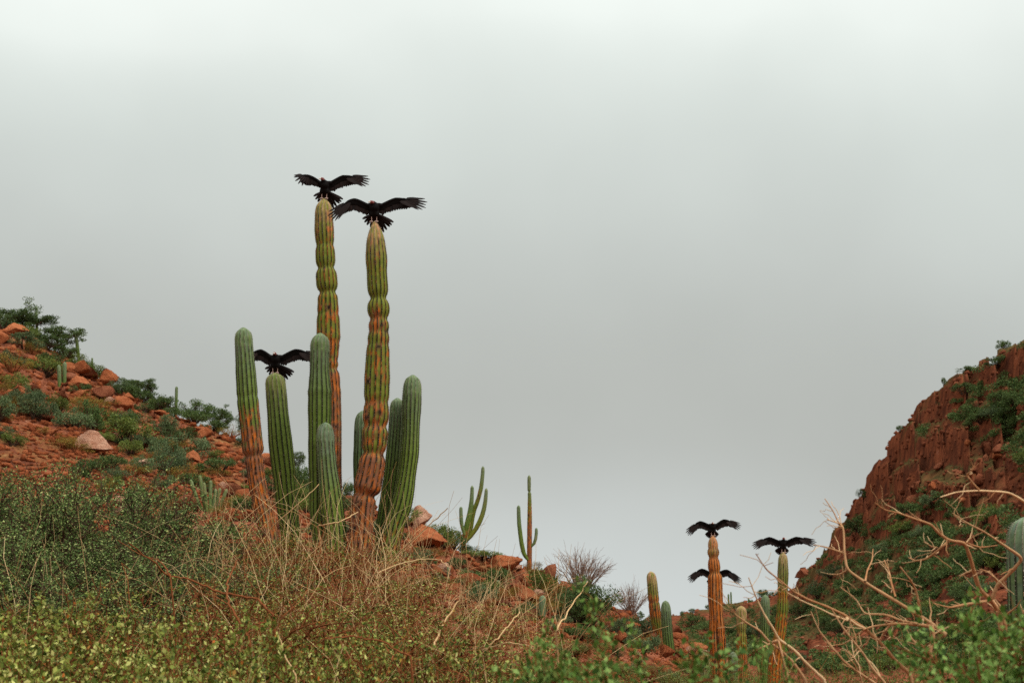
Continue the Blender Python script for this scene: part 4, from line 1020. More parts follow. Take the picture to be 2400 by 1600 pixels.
o = rubble('rubble', p[ok], sz[ok], M['rock_dark'], 10); tag(o, 'fallen brown-red stones below the far cliff', 'rubble')

g = np.random.default_rng(33); cnt = 0
px = g.uniform(1900, 2450, 400); py = np.interp(px, SKX, SKY) + g.uniform(180, 480, 400); ok = py < 1540; p, ok2 = hit(px, py); ok &= ok2
for i in range(400):
    r = math.hypot(p[i, 0], p[i, 1]) if ok[i] else 0
    if r < 80 or cnt >= 45 or fbm(p[i, 0] * 0.03, p[i, 1] * 0.03, s=64) < 0.45: continue
    w = (16 + 24 * g.random() ** 2) * r / FPX; c = g.choice(['rock_rust', 'rock_dark', 'rock_dark'])
    put_rock('rock', ROCK[c][g.integers(5)], p[i], w, w * g.uniform(0.6, 1.2), w, {'rock_rust': 'red block fallen from the far cliff', 'rock_dark': 'dark brown block fallen from the far cliff'}[c], {'rock_rust': 'red', 'rock_dark': 'dark'}[c] + ' blocks below the far cliff', g.uniform(0, 6.28), (g.uniform(-0.3, 0.3), g.uniform(-0.3, 0.3)), 0.42)
    cnt += 1

# ------------------------------------------------------------------ shrubs and trees of the hillsides
def far_shrub(seed, m, n=2600, leaf=0.075, clumps=24, twig='bark_dark', lw=0.6):
    """width 2, height 1.25"""
    g = np.random.default_rng(seed)
    a = g.uniform(0, 6.28, clumps); rr = g.random(clumps) ** 0.55; zz = 0.25 + 0.75 * g.random(clumps) * (1 - 0.55 * rr ** 2)
    c = np.stack([rr * np.cos(a) * 0.85, rr * np.sin(a) * 0.85, zz], 1); rc = g.uniform(0.13, 0.30, clumps)
    idx = g.integers(0, clumps, n)
    d = g.normal(size=(n, 3)); d /= np.linalg.norm(d, axis=1)[:, None]
    pos = c[idx] + d * (rc[idx] * g.random(n) ** 0.4)[:, None] * np.array([1.1, 1.1, 0.8])
    pos[:, 2] = np.maximum(pos[:, 2], 0.02)
    V, F = leaves(pos, leaf, g, 0.4, lw, d * 0.8)
    lv = MB().add(V, F).mesh('foliage', M[m])
    tw = MB()
    for i in range(clumps):
        b = np.array([0.08 * math.cos(a[i]), 0.08 * math.sin(a[i]), -0.1]); e = c[i]
        t = np.linspace(0, 1, 5)[:, None]; pp = b + (e - b) * t; pp[:, 2] += 0.12 * np.sin(t[:, 0] * 3.14); pp[1:-1] += g.normal(scale=0.03, size=(3, 3))
        V, F = tube(pp, np.linspace(0.030, 0.008, 5), 4); tw.add(V, F)
    return lv, tw.mesh('stems', M[twig])
KINDS = {}
for j, kname in enumerate(('dark_leaf', 'mid_leaf', 'blue_leaf')):
    KINDS[kname] = [far_shrub(400 + 10 * j + i, kname) for i in range(3)]
KINDS['ochre_leaf'] = [far_shrub(450 + i, 'ochre_leaf', 1500, 0.075, 26, 'bark_red', 0.3) for i in range(3)]
def twig_bush(seed):
    g = np.random.default_rng(seed); tw = MB()
    for i in range(70):
        a = g.uniform(0, 6.28); rr = g.random() ** 0.6 * 0.95; h = g.uniform(0.6, 1.25) * (1 - 0.25 * rr)
        e = np.array([rr * math.cos(a), rr * math.sin(a), h]); b = np.array([0.12 * math.cos(a), 0.12 * math.sin(a), -0.1])
        t = np.linspace(0, 1, 6)[:, None]; pp = b + (e - b) * t; pp[:, 2] += 0.1 * np.sin(t[:, 0] * 3.14); pp[1:] += g.normal(scale=0.025, size=(5, 3))
        V, F = tube(pp, np.linspace(0.014, 0.004, 6), 4); tw.add(V, F)
        for q_ in range(4):
            k0 = g.integers(2, 5); s0 = pp[k0]; d = (e - b) / np.linalg.norm(e - b) + g.normal(scale=0.45, size=3); l = g.uniform(0.15, 0.4)
            t3 = np.linspace(0, 1, 4)[:, None]; p2 = s0 + d * l * t3; p2[1:] += g.normal(scale=0.015, size=(3, 3))
            V, F = tube(p2, np.linspace(0.006, 0.0025, 4), 3); tw.add(V, F)
    return tw.mesh('twigs', M['bark_grey'])
TWIG = [twig_bush(470 + i) for i in range(2)]
def put_shrub(kind, p, w, h, label, group=None, parts=True, i=None):
    i = int(rng.integers(3)) if i is None else i % 3
    lv, st = KINDS[kind][i]
    root = link('desert_shrub', None, loc=(p[0], p[1], p[2] - 0.03 * h), rot=(0, 0, rng.uniform(0, 6.28)), scale=(w * 0.56, w * 0.56, h * 1.02))
    tag(root, label, 'shrub', group)
    link('foliage', lv, root); link('stems', st, root)
    return root
def shrub_px(cx, by, wpx, hpx, kind, label, D=None, group=None, i=None):
    p, ok = hit([cx], [by])
    if D is not None or not ok[0]:
        pp = P(cx, by, D or 60); pp[2] = min(pp[2], float(ground(pp[0], pp[1]))) if D else pp[2]; p = pp[None]
    m_ = float(mpp(cx, by, p[0, 1]))
    return put_shrub(kind, p[0], wpx * m_, hpx * m_, label, group, i=i)
KINDS['round'] = [far_shrub(480, 'dark_leaf', 9000, 0.040, 60)] * 3
shrub_px(1372, 1474, 175, 118, 'round', 'big round dark green shrub on the slope edge before the bare twig bush')
p_ = P(1362, 1392, 55.5); p_[2] = float(ground(p_[0], p_[1]))
o = link('twig_bush', None, loc=p_, scale=(1.5, 1.2, 1.35)); tag(o, 'leafless grey-brown twig bush rising behind the big round shrub', 'shrub'); link('twigs', TWIG[0], o)
p_ = P(1480, 1452, 54); p_[2] = float(ground(p_[0], p_[1]))
o = link('twig_bush', None, loc=p_, scale=(0.9, 0.8, 0.9)); tag(o, 'thin leafless twig bush on the ridge near the pale-crusted valley cactus', 'shrub'); link('twigs', TWIG[1], o)
for a in [(165, 852, 70, 34, 'mid_leaf', 'bright green bush on the crest below the tapering cactus'),
          (222, 886, 60, 34, 'mid_leaf', 'yellow-green bush on the crest beside the bare crag'),
          (22, 862, 70, 40, 'blue_leaf', 'grey-green bush at the very top of the rubble'),
          (62, 948, 90, 34, 'blue_leaf', 'spreading grey-green bush on bare upper rubble'),
          (210, 1010, 72, 74, 'dark_leaf', 'tall dark bush standing midway up the rubble hillside'),
          (300, 1042, 120, 70, 'mid_leaf', 'large light green bush in the middle of the rubble hillside'),
          (305, 1070, 62, 42, 'mid_leaf', 'round green bush just under the large light green one'),
          (430, 1078, 120, 58, 'blue_leaf', 'wide grey-green bush above the wedge-shaped red rock'),
          (298, 938, 66, 34, 'dark_leaf', 'dark bush hugging the crest over the fractured boulder'),
          (384, 968, 76, 44, 'dark_leaf', 'dark dense bush on the crest beside the slender cactus'),
          (705, 1160, 64, 72, 'dark_leaf', 'leafy bush seen between the green cacti on the ridge'),
          (815, 1175, 46, 48, 'dark_leaf', 'leafy bush seen beside the rusty stem on the ridge'),
          (1022, 1262, 56, 30, 'mid_leaf', 'low green bush on the skyline by the pale peach boulder'),
          (1062, 1288, 62, 46, 'dark_leaf', 'rounded bush on the skyline left of the many-armed cactus'.replace('left of', 'next to')),
          (1128, 1312, 96, 26, 'mid_leaf', 'low yellow-green mound between the two many-armed cacti'),
          (1252, 1345, 56, 30, 'ochre_leaf', 'ochre grass tuft at the foot of the slim two-armed cactus'),
          (1003, 1310, 90, 26, 'ochre_leaf', 'ochre tuft below the large dark red boulder'),
          (1660, 1520, 130, 46, 'blue_leaf', 'pale grey-green bush on the valley floor behind the orange-brown perch')]:
    shrub_px(*a[:5], a[5], D=(75 if a[0] == 1660 else None))
for i, (cx, w_, h_, kd) in enumerate([(10, 90, 34, 'dark_leaf'), (60, 70, 30, 'mid_leaf'), (108, 90, 36, 'dark_leaf'), (150, 80, 34, 'dark_leaf'), (188, 60, 30, 'mid_leaf'), (206, 46, 26, 'dark_leaf'), (292, 60, 30, 'dark_leaf'), (335, 70, 34, 'dark_leaf'), (372, 60, 30, 'mid_leaf'), (405, 56, 26, 'dark_leaf'), (452, 80, 34, 'dark_leaf'), (498, 70, 30, 'dark_leaf'), (540, 70, 30, 'ochre_leaf'), (582, 60, 30, 'dark_leaf'), (-60, 90, 40, 'dark_leaf'), (980, 40, 22, 'mid_leaf'), (1100, 60, 22, 'dark_leaf'), (1300, 50, 22, 'ochre_leaf')]):
    shrub_px(cx, float(np.interp(cx, SKX, SKY)) + 7, w_, h_, kd, 'low scrub bush merging with its neighbours along the near hill crest', group='scrub bushes along the near hill crest')
LAB = {'dark_leaf': 'small dark green shrub rooted among red rocks of the near hillside', 'mid_leaf': 'small fresh green shrub rooted among red rocks of the near hillside',
       'blue_leaf': 'small grey-green shrub rooted among red rocks of the near hillside', 'ochre_leaf': 'low ochre shrub rooted among red rocks of the near hillside'}
px, py = near_px(900, 23, 10, 270)
p, ok = hit(px, py); cnt = 0
for i in range(len(px)):
    if not ok[i] or cnt >= 200: continue
    r = math.hypot(p[i, 0], p[i, 1])
    if r < 22 or r > 110: continue
    if 620 < px[i] < 960 and r < 30: continue
    dn = fbm(p[i, 0] * 0.06, p[i, 1] * 0.06, s=61)
    if dn > 0.60 and rng.random() < 0.7: continue
    kind = rng.choice(['ochre_leaf', 'ochre_leaf', 'dark_leaf', 'mid_leaf', 'blue_leaf'])
    w = (32 + 66 * rng.random() ** 1.6) * r / FPX; h = w * rng.uniform(0.4, 0.75)
    if kind == 'ochre_leaf': h = w * rng.uniform(0.35, 0.55)
    put_shrub(kind, p[i], w, h, LAB[kind], LAB[kind].replace('small ', '').replace(' shrub rooted', ' shrubs').replace('low ', ''))
    cnt += 1
# far canyon side: the larger shrubs singly, the fine scrub as one mass
g = np.random.default_rng(41)
n = 3400
px = g.uniform(1540, 2560, n); py = g.uniform(800, 1575, n)
p, ok = hit(px, py); r = np.hypot(p[:, 0], p[:, 1]); ok &= (r > 66) & (r < 430)
xs, ys = np.nan_to_num(p[:, 0]), np.nan_to_num(p[:, 1])
band = fbm((px + 0.9 * py) * 0.0030, (py - 0.55 * px) * 0.0065, s=71, o=3)
sl_ = np.interp(px, [1500, 1830, 1905, 1985, 2140, 2400, 2600], [1440, 1383, 1300, 1182, 955, 796, 700])
rel = (py - sl_) / 420
ok &= (band > 0.50 - 0.18 * np.clip(rel, 0, 1) - 0.25 * (px < 1840) - 0.2 * (py > 1440)) & ((rel > 0.12) | (g.random(n) < 0.12))
ii = np.where(ok)[0]
w_all = (26 + 40 * g.random(n) ** 1.6) * r / FPX
big = ii[np.argsort(-w_all[ii] / r[ii])[:72]]
for i in big:
    kind = g.choice(['dark_leaf', 'dark_leaf', 'mid_leaf', 'blue_leaf'])
    put_shrub(kind, p[i], w_all[i], w_all[i] * g.uniform(0.4, 0.65), {'dark_leaf': 'dark green shrub growing on the far canyon side', 'mid_leaf': 'fresh green shrub growing on the far canyon side', 'blue_leaf': 'grey-green shrub growing on the far canyon side'}[kind],
              {'dark_leaf': 'dark shrubs on the far canyon side', 'mid_leaf': 'fresh green shrubs on the far canyon side', 'blue_leaf': 'grey-green shrubs on the far canyon side'}[kind])
rest = np.setdiff1d(ii, big)
n2 = len(rest)
cc = np.repeat(p[rest], 230, 0); ww = np.repeat(w_all[rest] * 0.8, 230)
d = g.normal(size=(len(cc), 3)); d /= np.linalg.norm(d, axis=1)[:, None]; d[:, 2] = np.abs(d[:, 2])
pos = cc + d * (ww * 0.5 * g.random(len(cc)) ** 0.4)[:, None] * np.array([1, 1, 0.8])
V, F = leaves(pos, 0.13 * ww ** 0.5, g, 0.3, 0.7, d)
o = link('scrub', MB().add(V, F).mesh('scrub', M['dark_leaf'])); o['kind'] = 'stuff'; tag(o, 'fine dark scrub covering the far canyon side', 'scrub')
# bushes perched on the far skyline
for (cx, by, w_, h_) in [(2352, 835, 30, 20), (2262, 880, 34, 12), (2212, 905, 12, 18), (2020, 1120, 24, 18), (2110, 1010, 22, 14)]:
    sky_r = np.interp(cx, [1905, 1985, 2040, 2140, 2220, 2330, 2400], [233, 211, 197, 180, 173, 167, 164])
    pp = P(cx, by, sky_r * 0.985); pp[2] = float(ground(pp[0], pp[1]))
    m_ = sky_r / FPX
    put_shrub('dark_leaf', pp, w_ * m_ * 1.2, h_ * m_ * 1.3, 'dark bush perched along the skyline of the far cliff', 'bushes on the far cliff skyline')
for (cx, h_) in [(1708, 16), (1714, 20), (1755, 9)]:
    rr_ = 366
    pp = P(cx, 1420, rr_); pp[2] = float(ground(pp[0], pp[1])) - 0.2
    hh = h_ * rr_ / FPX + 1.0
    mbs, _s = stem_mesh('stem', np.array([[0, 0, hh], [0, 0, hh * 0.7], [0, 0, hh * 0.4], [0, 0, 0]]), [0.22] * 4, [0, 1, 2, 3], ribs=8, ds=0.3, sub=4, spines=False, seed=int(cx))
    rt = link('cardon_cactus', None, loc=pp); tag(rt, 'tiny distant cactus on the low saddle ridge', 'cactus', 'tiny cacti on the saddle ridge'); link('stem', mbs.mesh('stem', M['cactus'], True), rt)
for (cx, w_) in [(1622, 18), (1660, 22), (1790, 40), (1760, 20), (1822, 26), (1600, 14), (1690, 16)]:
    rr_ = float(np.interp(cx, [1560, 1650, 1740, 1830], [398, 388, 368, 328]))
    pp = P(cx, 1420, rr_); pp[2] = float(ground(pp[0], pp[1]))
    put_shrub('dark_leaf', pp, w_ * rr_ / FPX, w_ * 0.7 * rr_ / FPX, 'distant dark bush on the low saddle ridge', 'distant bushes on the saddle ridge')

def tree_proto(seed, H=1.0, spread=1.0, n=2600, leafm='dark_leaf', lean=0.25, flat=0.5):
    """height about 1, crown in flat-bottomed pads with sky between"""
    g = np.random.default_rng(seed); tw = MB(); cl = []
    a0 = g.uniform(0, 6.28)
    base = np.array([0, 0, -0.06]); fork = np.array([lean * 0.4 * math.cos(a0), lean * 0.4 * math.sin(a0), 0.22])
    V, F = tube([base, base * 0.5 + fork * 0.5 + g.normal(scale=0.02, size=3), fork], [0.042, 0.034, 0.028], 7); tw.add(V, F)
    for i in range(6):
        a = a0 + i * 1.05 + g.uniform(-0.4, 0.4); rr = spread * g.uniform(0.25, 0.62); e = np.array([fork[0] + rr * math.cos(a), fork[1] + rr * math.sin(a), g.uniform(0.5, 0.9)])
        t = np.linspace(0, 1, 7)[:, None]; pp = fork + (e - fork) * t; pp[:, 2] += 0.06 * np.sin(t[:, 0] * 3.1); pp[1:-1] += g.normal(scale=0.025, size=(5, 3))
        V, F = tube(pp, np.linspace(0.022, 0.006, 7), 5); tw.add(V, F)
        cl.append((e, g.uniform(0.10, 0.20))); cl.append((fork + (e - fork) * g.uniform(0.4, 0.8) + g.normal(scale=0.08, size=3), g.uniform(0.08, 0.18)))
        for q_ in range(4):
            s0 = pp[g.integers(2, 6)]; e2 = s0 + np.array([g.normal() * 0.16 * spread, g.normal() * 0.16 * spread, g.uniform(0.02, 0.24)])
            p2 = np.array([s0, (s0 + e2) / 2 + g.normal(scale=0.02, size=3), e2]); V, F = tube(p2, [0.009, 0.006, 0.003], 4); tw.add(V, F)
            cl.append((e2, g.uniform(0.07, 0.15)))
    c = np.array([x[0] for x in cl]); rc = np.array([x[1] for x in cl])
    idx = g.choice(len(cl), n, p=rc ** 2 / (rc ** 2).sum()); d = g.normal(size=(n, 3)); d /= np.linalg.norm(d, axis=1)[:, None]
    pos = c[idx] + d * (rc[idx] * g.random(n) ** 0.5)[:, None] * np.array([1.15, 1.15, flat])
    V, F = leaves(pos, 0.038, g, 0.3, 0.65, d * 0.5)
    return tw.mesh('trunk', M['bark_dark']), MB().add(V, F).mesh('crown', M[leafm])
TREE = [tree_proto(500, n=6500), tree_proto(501, spread=1.2, n=6500), tree_proto(502, leafm='blue_leaf', n=3000), tree_proto(503, spread=1.1, n=4800, flat=0.6), tree_proto(504, n=3200, lean=0.6)]
def tree_px(cx, by, ty, wpx, i, label, D=None, rz=0.0):
    p, ok = hit([cx], [by])
    if D is not None or not ok[0]:
        pp = P(cx, by, D or 80); pp[2] = float(ground(pp[0], pp[1])); p = pp[None]
    m_ = float(mpp(cx, by, p[0, 1])); h = (by - ty) * m_; w = wpx * m_
    o = link('desert_tree', None, loc=p[0], rot=(0, 0, rz), scale=(w / 1.25, w / 1.25, h)); tag(o, label, 'tree')
    link('trunk', TREE[i][0], o); link('crown', TREE[i][1], o)
tree_px(14, 800, 704, 120, 2, 'thin grey-leaved tree on top of the hill crest', D=93)
tree_px(62, 812, 730, 130, 0, 'flat-crowned dark tree with a cactus tip above it on the crest', D=92, rz=1)
tree_px(128, 845, 765, 140, 1, 'wide dark tree leaning down the hill crest', D=90, rz=2)
tree_px(228, 885, 848, 46, 3, 'small tree on the crest behind the bare crag', D=87.5)
tree_px(322, 950, 878, 74, 0, 'compact dark tree on the crest above the fractured boulder', D=84.5, rz=3)
tree_px(362, 955, 912, 50, 3, 'little tree trailing along the crest beside the compact dark tree', D=83.5)
tree_px(462, 1020, 948, 100, 3, 'open-branched tree on the crest beyond the slender cactus', D=80, rz=0.5)
tree_px(515, 1035, 962, 84, 1, 'second open-branched tree on the crest, nearer the big cacti', D=79, rz=4)
tree_px(562, 1050, 966, 56, 4, 'straggly tree on the crest half hidden by the orange-scarred green cactus', D=77)
tree_px(700, 1096, 1026, 60, 4, 'small crooked tree seen through the gap between green cacti', D=68, rz=2.2)
tree_px(420, 1062, 1000, 70, 3, 'dark little tree on the rubble below the crest', rz=1.4)

# ------------------------------------------------------------------ foreground plants
def plant(seed, H, Rr, nst, ntw, nsub, per, lsize, lw, rad, barkm, leafm, up=0.5, jitter=0.05, low=0.25, tuft=0.012, leaf_lo=0.0, twig_len=(0.15, 0.4)):
    g = np.random.default_rng(seed); tw = MB(); LP = []; LO = []
    def leafline(pp, m):
        t = np.repeat(g.uniform(leaf_lo, 1, max(2, m // 4)), 5); m = len(t); k0 = np.minimum((t * (len(pp) - 1)).astype(int), len(pp) - 2); f0 = (t * (len(pp) - 1) - k0)[:, None]
        LP.append(pp[k0] * (1 - f0) + pp[k0 + 1] * f0 + g.normal(scale=tuft, size=(m, 3)))
    for i in range(nst):
        a = g.uniform(0, 6.28); rr = Rr * g.random() ** 0.6
        b = np.array([0.12 * Rr * g.normal(), 0.12 * Rr * g.normal(), -0.12])
        e = np.array([rr * math.cos(a), rr * math.sin(a), H * g.uniform(0.6, 1.0) * (1 - 0.35 * (rr / Rr) ** 2)])
        t = np.linspace(0, 1, 8)[:, None]; pp = b + (e - b) * t; pp[:, 2] += 0.16 * H * np.sin(t[:, 0] * 3.14) * (rr / Rr)
        pp[1:] += np.cumsum(g.normal(scale=jitter * H * 0.35, size=(7, 3)), 0)
        V, F = tube(pp, np.linspace(rad * g.uniform(0.7, 1.3), rad * 0.3, 8), 5); tw.add(V, F)
        leafline(pp[3:], per)
        for j in range(ntw):
            s_ = g.uniform(low, 1.0) * 7; k0 = min(int(s_), 6); o = pp[k0] + (pp[k0 + 1] - pp[k0]) * (s_ - k0)
            d = (pp[k0 + 1] - pp[k0]); d /= np.linalg.norm(d); d = d * 0.6 + g.normal(scale=0.6, size=3); d[2] += up; d /= np.linalg.norm(d)
            l = g.uniform(*twig_len) * H
            t5 = np.linspace(0, 1, 5)[:, None]; p2 = o + d * l * t5; p2[1:] += np.cumsum(g.normal(scale=jitter * l * 0.8, size=(4, 3)), 0)
            V, F = tube(p2, np.linspace(rad * 0.4, rad * 0.15, 5), 4); tw.add(V, F)
            if per: leafline(p2, per)
            for k in range(nsub):
                k1 = g.integers(1, 5); d2 = d * 0.5 + g.normal(scale=0.7, size=3); d2[2] += up * 0.5; d2 /= np.linalg.norm(d2); l2 = l * g.uniform(0.2, 0.5)
                p3 = p2[k1] + d2 * l2 * np.linspace(0, 1, 3)[:, None]; p3[1:] += g.normal(scale=0.01, size=(2, 3))
                V, F = tube(p3, np.linspace(rad * 0.2, rad * 0.1, 3), 3); tw.add(V, F)
                if per: leafline(p3, max(2, per // 2))
    stems = tw.mesh('stems', M[barkm])
    fol = None
    if LP and per:
        c = np.concatenate(LP); V, F = leaves(c, lsize, g, 0.35, lw); fol = MB().add(V, F).mesh('foliage', M[leafm])
    return stems, fol
def fit(pr, H):
    """scale the plant so that its top stands at H"""
    co = np.concatenate([np.array([v.co[2] for v in m.vertices]) for m in pr if m is not None])
    k0 = H / np.percentile(co, 99.7)
    for m in pr:
        if m is not None: m.transform(Matrix.Diagonal((1, 1, k0, 1)))
    return pr
PL = {
 'thorn': [fit(plant(601 + i, 1.5, 0.95, 20, 12, 2, 17, 0.029, 0.5, 0.014, 'bark_dark', 'thorn_leaf', up=0.6, tuft=0.018), 1.5) for i in range(2)],
 'leafy': [fit(plant(611 + i, 0.85, 0.75, 22, 9, 2, 11, 0.028, 0.62, 0.009, 'bark_red', 'leafy_leaf', up=0.5, tuft=0.014), 0.85) for i in range(2)],
 'twiggy': [fit(plant(621 + i, 0.95, 0.9, 15, 8, 1, 10, 0.032, 0.6, 0.014, 'bark_red', 'twiggy_leaf', up=0.2, jitter=0.12, tuft=0.022, twig_len=(0.18, 0.5)), 0.95) for i in range(3)],
 'bare': [fit(plant(631 + i, 1.0, 0.9, 9, 6, 3, 0, 0.02, 0.6, 0.013, 'bark_red', 'twiggy_leaf', up=0.2, jitter=0.14, twig_len=(0.2, 0.6)), 1.0) for i in range(2)],
 'spray': [fit(plant(641 + i, 1.6, 0.30, 26, 9, 3, 22, 0.025, 0.62, 0.008, 'bark_red', 'spray_leaf', up=0.3, tuft=0.022, low=0.6, jitter=0.03, twig_len=(0.05, 0.13)), 1.6) for i in range(2)],
 'olive': [fit(plant(651, 1.1, 0.7, 22, 9, 4, 9, 0.024, 0.45, 0.007, 'bark_red', 'mid_leaf', up=0.5, tuft=0.02), 1.1)],
}
PH_ = {'thorn': 1.5, 'leafy': 0.85, 'twiggy': 0.95, 'bare': 1.0, 'spray': 1.6, 'olive': 1.1}
PNAME = {'thorn': 'thorny_shrub', 'leafy': 'leafy_shrub', 'twiggy': 'twiggy_shrub', 'bare': 'bare_shrub', 'spray': 'leafy_sapling', 'olive': 'olive_shrub'}
def put_plant(kind, px, D, top, label, sc=1.0, group=None, i=0, rz=None):
    """stands on the ground at distance D; its top reaches photo row `top`"""
    x = (px - 1200) / FPX / CP * D; z = float(ground(x, D))
    top = top + (rng.uniform(-30, 34) if kind in ('leafy', 'twiggy') else 0)
    h = max(0.25, P(px, top, D)[2] - z)
    root = link(PNAME[kind], None, loc=(x, D, z), rot=(0, 0, rng.uniform(0, 6.28) if rz is None else rz), scale=(sc, sc, h / PH_[kind]))
    tag(root, label, 'shrub', group)
    st, fo = PL[kind][i % len(PL[kind])]
    link('stems', st, root)
    if fo is not None: link('foliage', fo, root)
    return root
GT = 'dense thorny shrubs below the rubble hill'
for i, (px_, D_2, tp, s_) in enumerate([(-60, 13.5, 1085, 1.0), (35, 14.5, 1068, 1.0), (140, 13, 1100, 0.95), (235, 14.5, 1075, 1.0), (335, 13.8, 1120, 0.95), (430, 14.5, 1180, 0.9), (60, 11, 1230, 0.85), (200, 11, 1250, 0.85), (340, 11.5, 1255, 0.85), (470, 12, 1290, 0.8), (-80, 10.5, 1240, 0.9), (560, 13, 1300, 0.75), (130, 9.5, 1340, 0.8), (300, 9.6, 1350, 0.8)]):
    put_plant('thorn', px_, D_2, tp, 'dense dark green thorny shrub in the thicket below the rubble hill', s_, GT, i)
GL = 'yellow-green small-leaved shrubs'
for i, (px_, D_2, tp, s_) in enumerate([(-40, 6.8, 1450, 1.0), (90, 7.4, 1450, 1.0), (230, 7.0, 1470, 1.0), (370, 7.8, 1445, 0.95), (500, 7.2, 1470, 0.9), (20, 8.6, 1400, 0.95), (300, 8.8, 1410, 0.9), (640, 7.4, 1480, 0.85), (150, 6.2, 1500, 0.9), (440, 6.4, 1500, 0.9), (-60, 8.6, 1420, 0.9), (560, 6.3, 1510, 0.85), (760, 6.6, 1545, 0.6), (1040, 7.0, 1550, 0.6), (830, 8.4, 1480, 0.5), (1120, 9, 1490, 0.5), (690, 10.4, 1400, 0.5), (940, 10.8, 1425, 0.5)]):
    put_plant('leafy', px_, D_2, tp, 'yellow-green small-leaved shrub in front of the thorny thicket', s_, GL, i)
GW = 'reddish twiggy shrubs in front of the big cacti'
for i, (px_, D_2, tp, s_) in enumerate([(560, 16, 1240, 0.95), (660, 17.5, 1245, 1.0), (770, 18, 1270, 1.0), (880, 17.5, 1290, 0.95), (980, 17, 1335, 0.9), (600, 12, 1320, 0.9), (720, 11.5, 1330, 0.95), (850, 12, 1355, 0.95), (980, 12.5, 1385, 0.9), (1090, 13, 1425, 0.9), (560, 9, 1400, 0.85), (680, 9, 1415, 0.85), (800, 9.2, 1420, 0.85), (930, 9, 1430, 0.85), (1050, 9.6, 1445, 0.85), (1160, 10.5, 1475, 0.8), (760, 7.6, 1475, 0.8), (900, 7.6, 1480, 0.8), (1030, 7.8, 1490, 0.8), (1150, 8, 1510, 0.8), (1250, 11, 1530, 0.7), (700, 14.5, 1285, 0.95), (930, 14.5, 1350, 0.9), (490, 10, 1360, 0.8), (1120, 16.5, 1410, 0.8), (1250, 8.6, 1530, 0.8)]):
    put_plant('twiggy', px_, D_2, tp, 'reddish twiggy shrub with sparse green leaves below the big cacti', s_, GW, i)
GB = 'bare red-brown twig shrubs among the leafy ones'
for i, (px_, D_2, tp, s_) in enumerate([(450, 8.8, 1340, 0.95), (610, 8.4, 1300, 0.9), (820, 10.5, 1340, 0.95), (740, 15.5, 1215, 1.0), (870, 16.5, 1240, 0.9), (1000, 9.2, 1400, 0.8), (330, 9.6, 1320, 0.8), (620, 15, 1200, 0.9), (700, 8.0, 1400, 0.8), (880, 8.2, 1410, 0.8), (780, 12.5, 1290, 0.9), (950, 12.8, 1330, 0.9), (1080, 11, 1400, 0.8), (1180, 9.2, 1450, 0.8), (540, 10.5, 1330, 0.8), (240, 8.0, 1400, 0.7), (1000, 7.0, 1490, 0.7)]):
    put_plant('bare', px_, D_2, tp, 'bare red-brown twig shrub tangled among the leafy shrubs', s_, GB, i)
GO = 'olive shrubs along the valley bottom'
for i, (px_, D_2, tp, s_) in enumerate([(1330, 18, 1540, 0.9), (1450, 20, 1560, 0.9), (1560, 24, 1562, 1.0), (1690, 27, 1565, 1.0), (1480, 14, 1575, 0.9), (1620, 17, 1575, 0.95), (1750, 22, 1560, 1.0), (1880, 24, 1570, 1.0), (2000, 20, 1550, 1.1), (1300, 14, 1555, 0.9), (2100, 11, 1490, 1.0), (2180, 16, 1500, 1.0), (1950, 13, 1560, 0.95), (2300, 14, 1500, 1.0), (1810, 15, 1580, 0.9)]):
    put_plant('olive', px_, D_2, tp, 'olive-green shrub growing along the valley bottom', s_, GO, i)
put_plant('spray', 1350, 4.3, 1442, 'fresh green sapling rising into view before the round dark shrub', 0.75, i=0, rz=0.3)
put_plant('spray', 1500, 4.0, 1525, 'fresh green sapling bending beneath the pale-crusted valley cactus', 0.9, i=1, rz=1.4)
put_plant('spray', 1620, 4.6, 1572, 'low green sapling beside the bending one under the valley cacti', 0.9, i=0, rz=2.2)
put_plant('spray', 1765, 4.8, 1525, 'narrow dark sapling under the yellow-orange vulture perch', 0.35, i=1, rz=3.2)
put_plant('spray', 2270, 4.2, 1455, 'bushy green sapling under the bare tan branches', 0.9, i=1, rz=0.2)
put_plant('spray', 2350, 3.9, 1475, 'bushy green sapling by the thick blue-green cactus', 0.9, i=0, rz=4.2)
put_plant('spray', 2430, 4.5, 1480, 'bushy green sapling crowding the thick blue-green cactus', 1.0, i=1, rz=5.2)

for px_, D_2, tp, s_, lb in [(2215, 4.5, 1500, 0.8, 'green sapling at the outer edge of the bushy ones under the tan branches'), (2310, 4.6, 1462, 0.9, 'tallest bushy green sapling under the bare tan branches'), (1430, 4.3, 1535, 0.7, 'low green sapling between the two fresh ones in the valley mouth'), (1300, 4.5, 1525, 0.7, 'low green sapling below the two young cacti')]:
    put_plant('spray', px_, D_2, tp, lb, s_, i=int(px_) % 2)
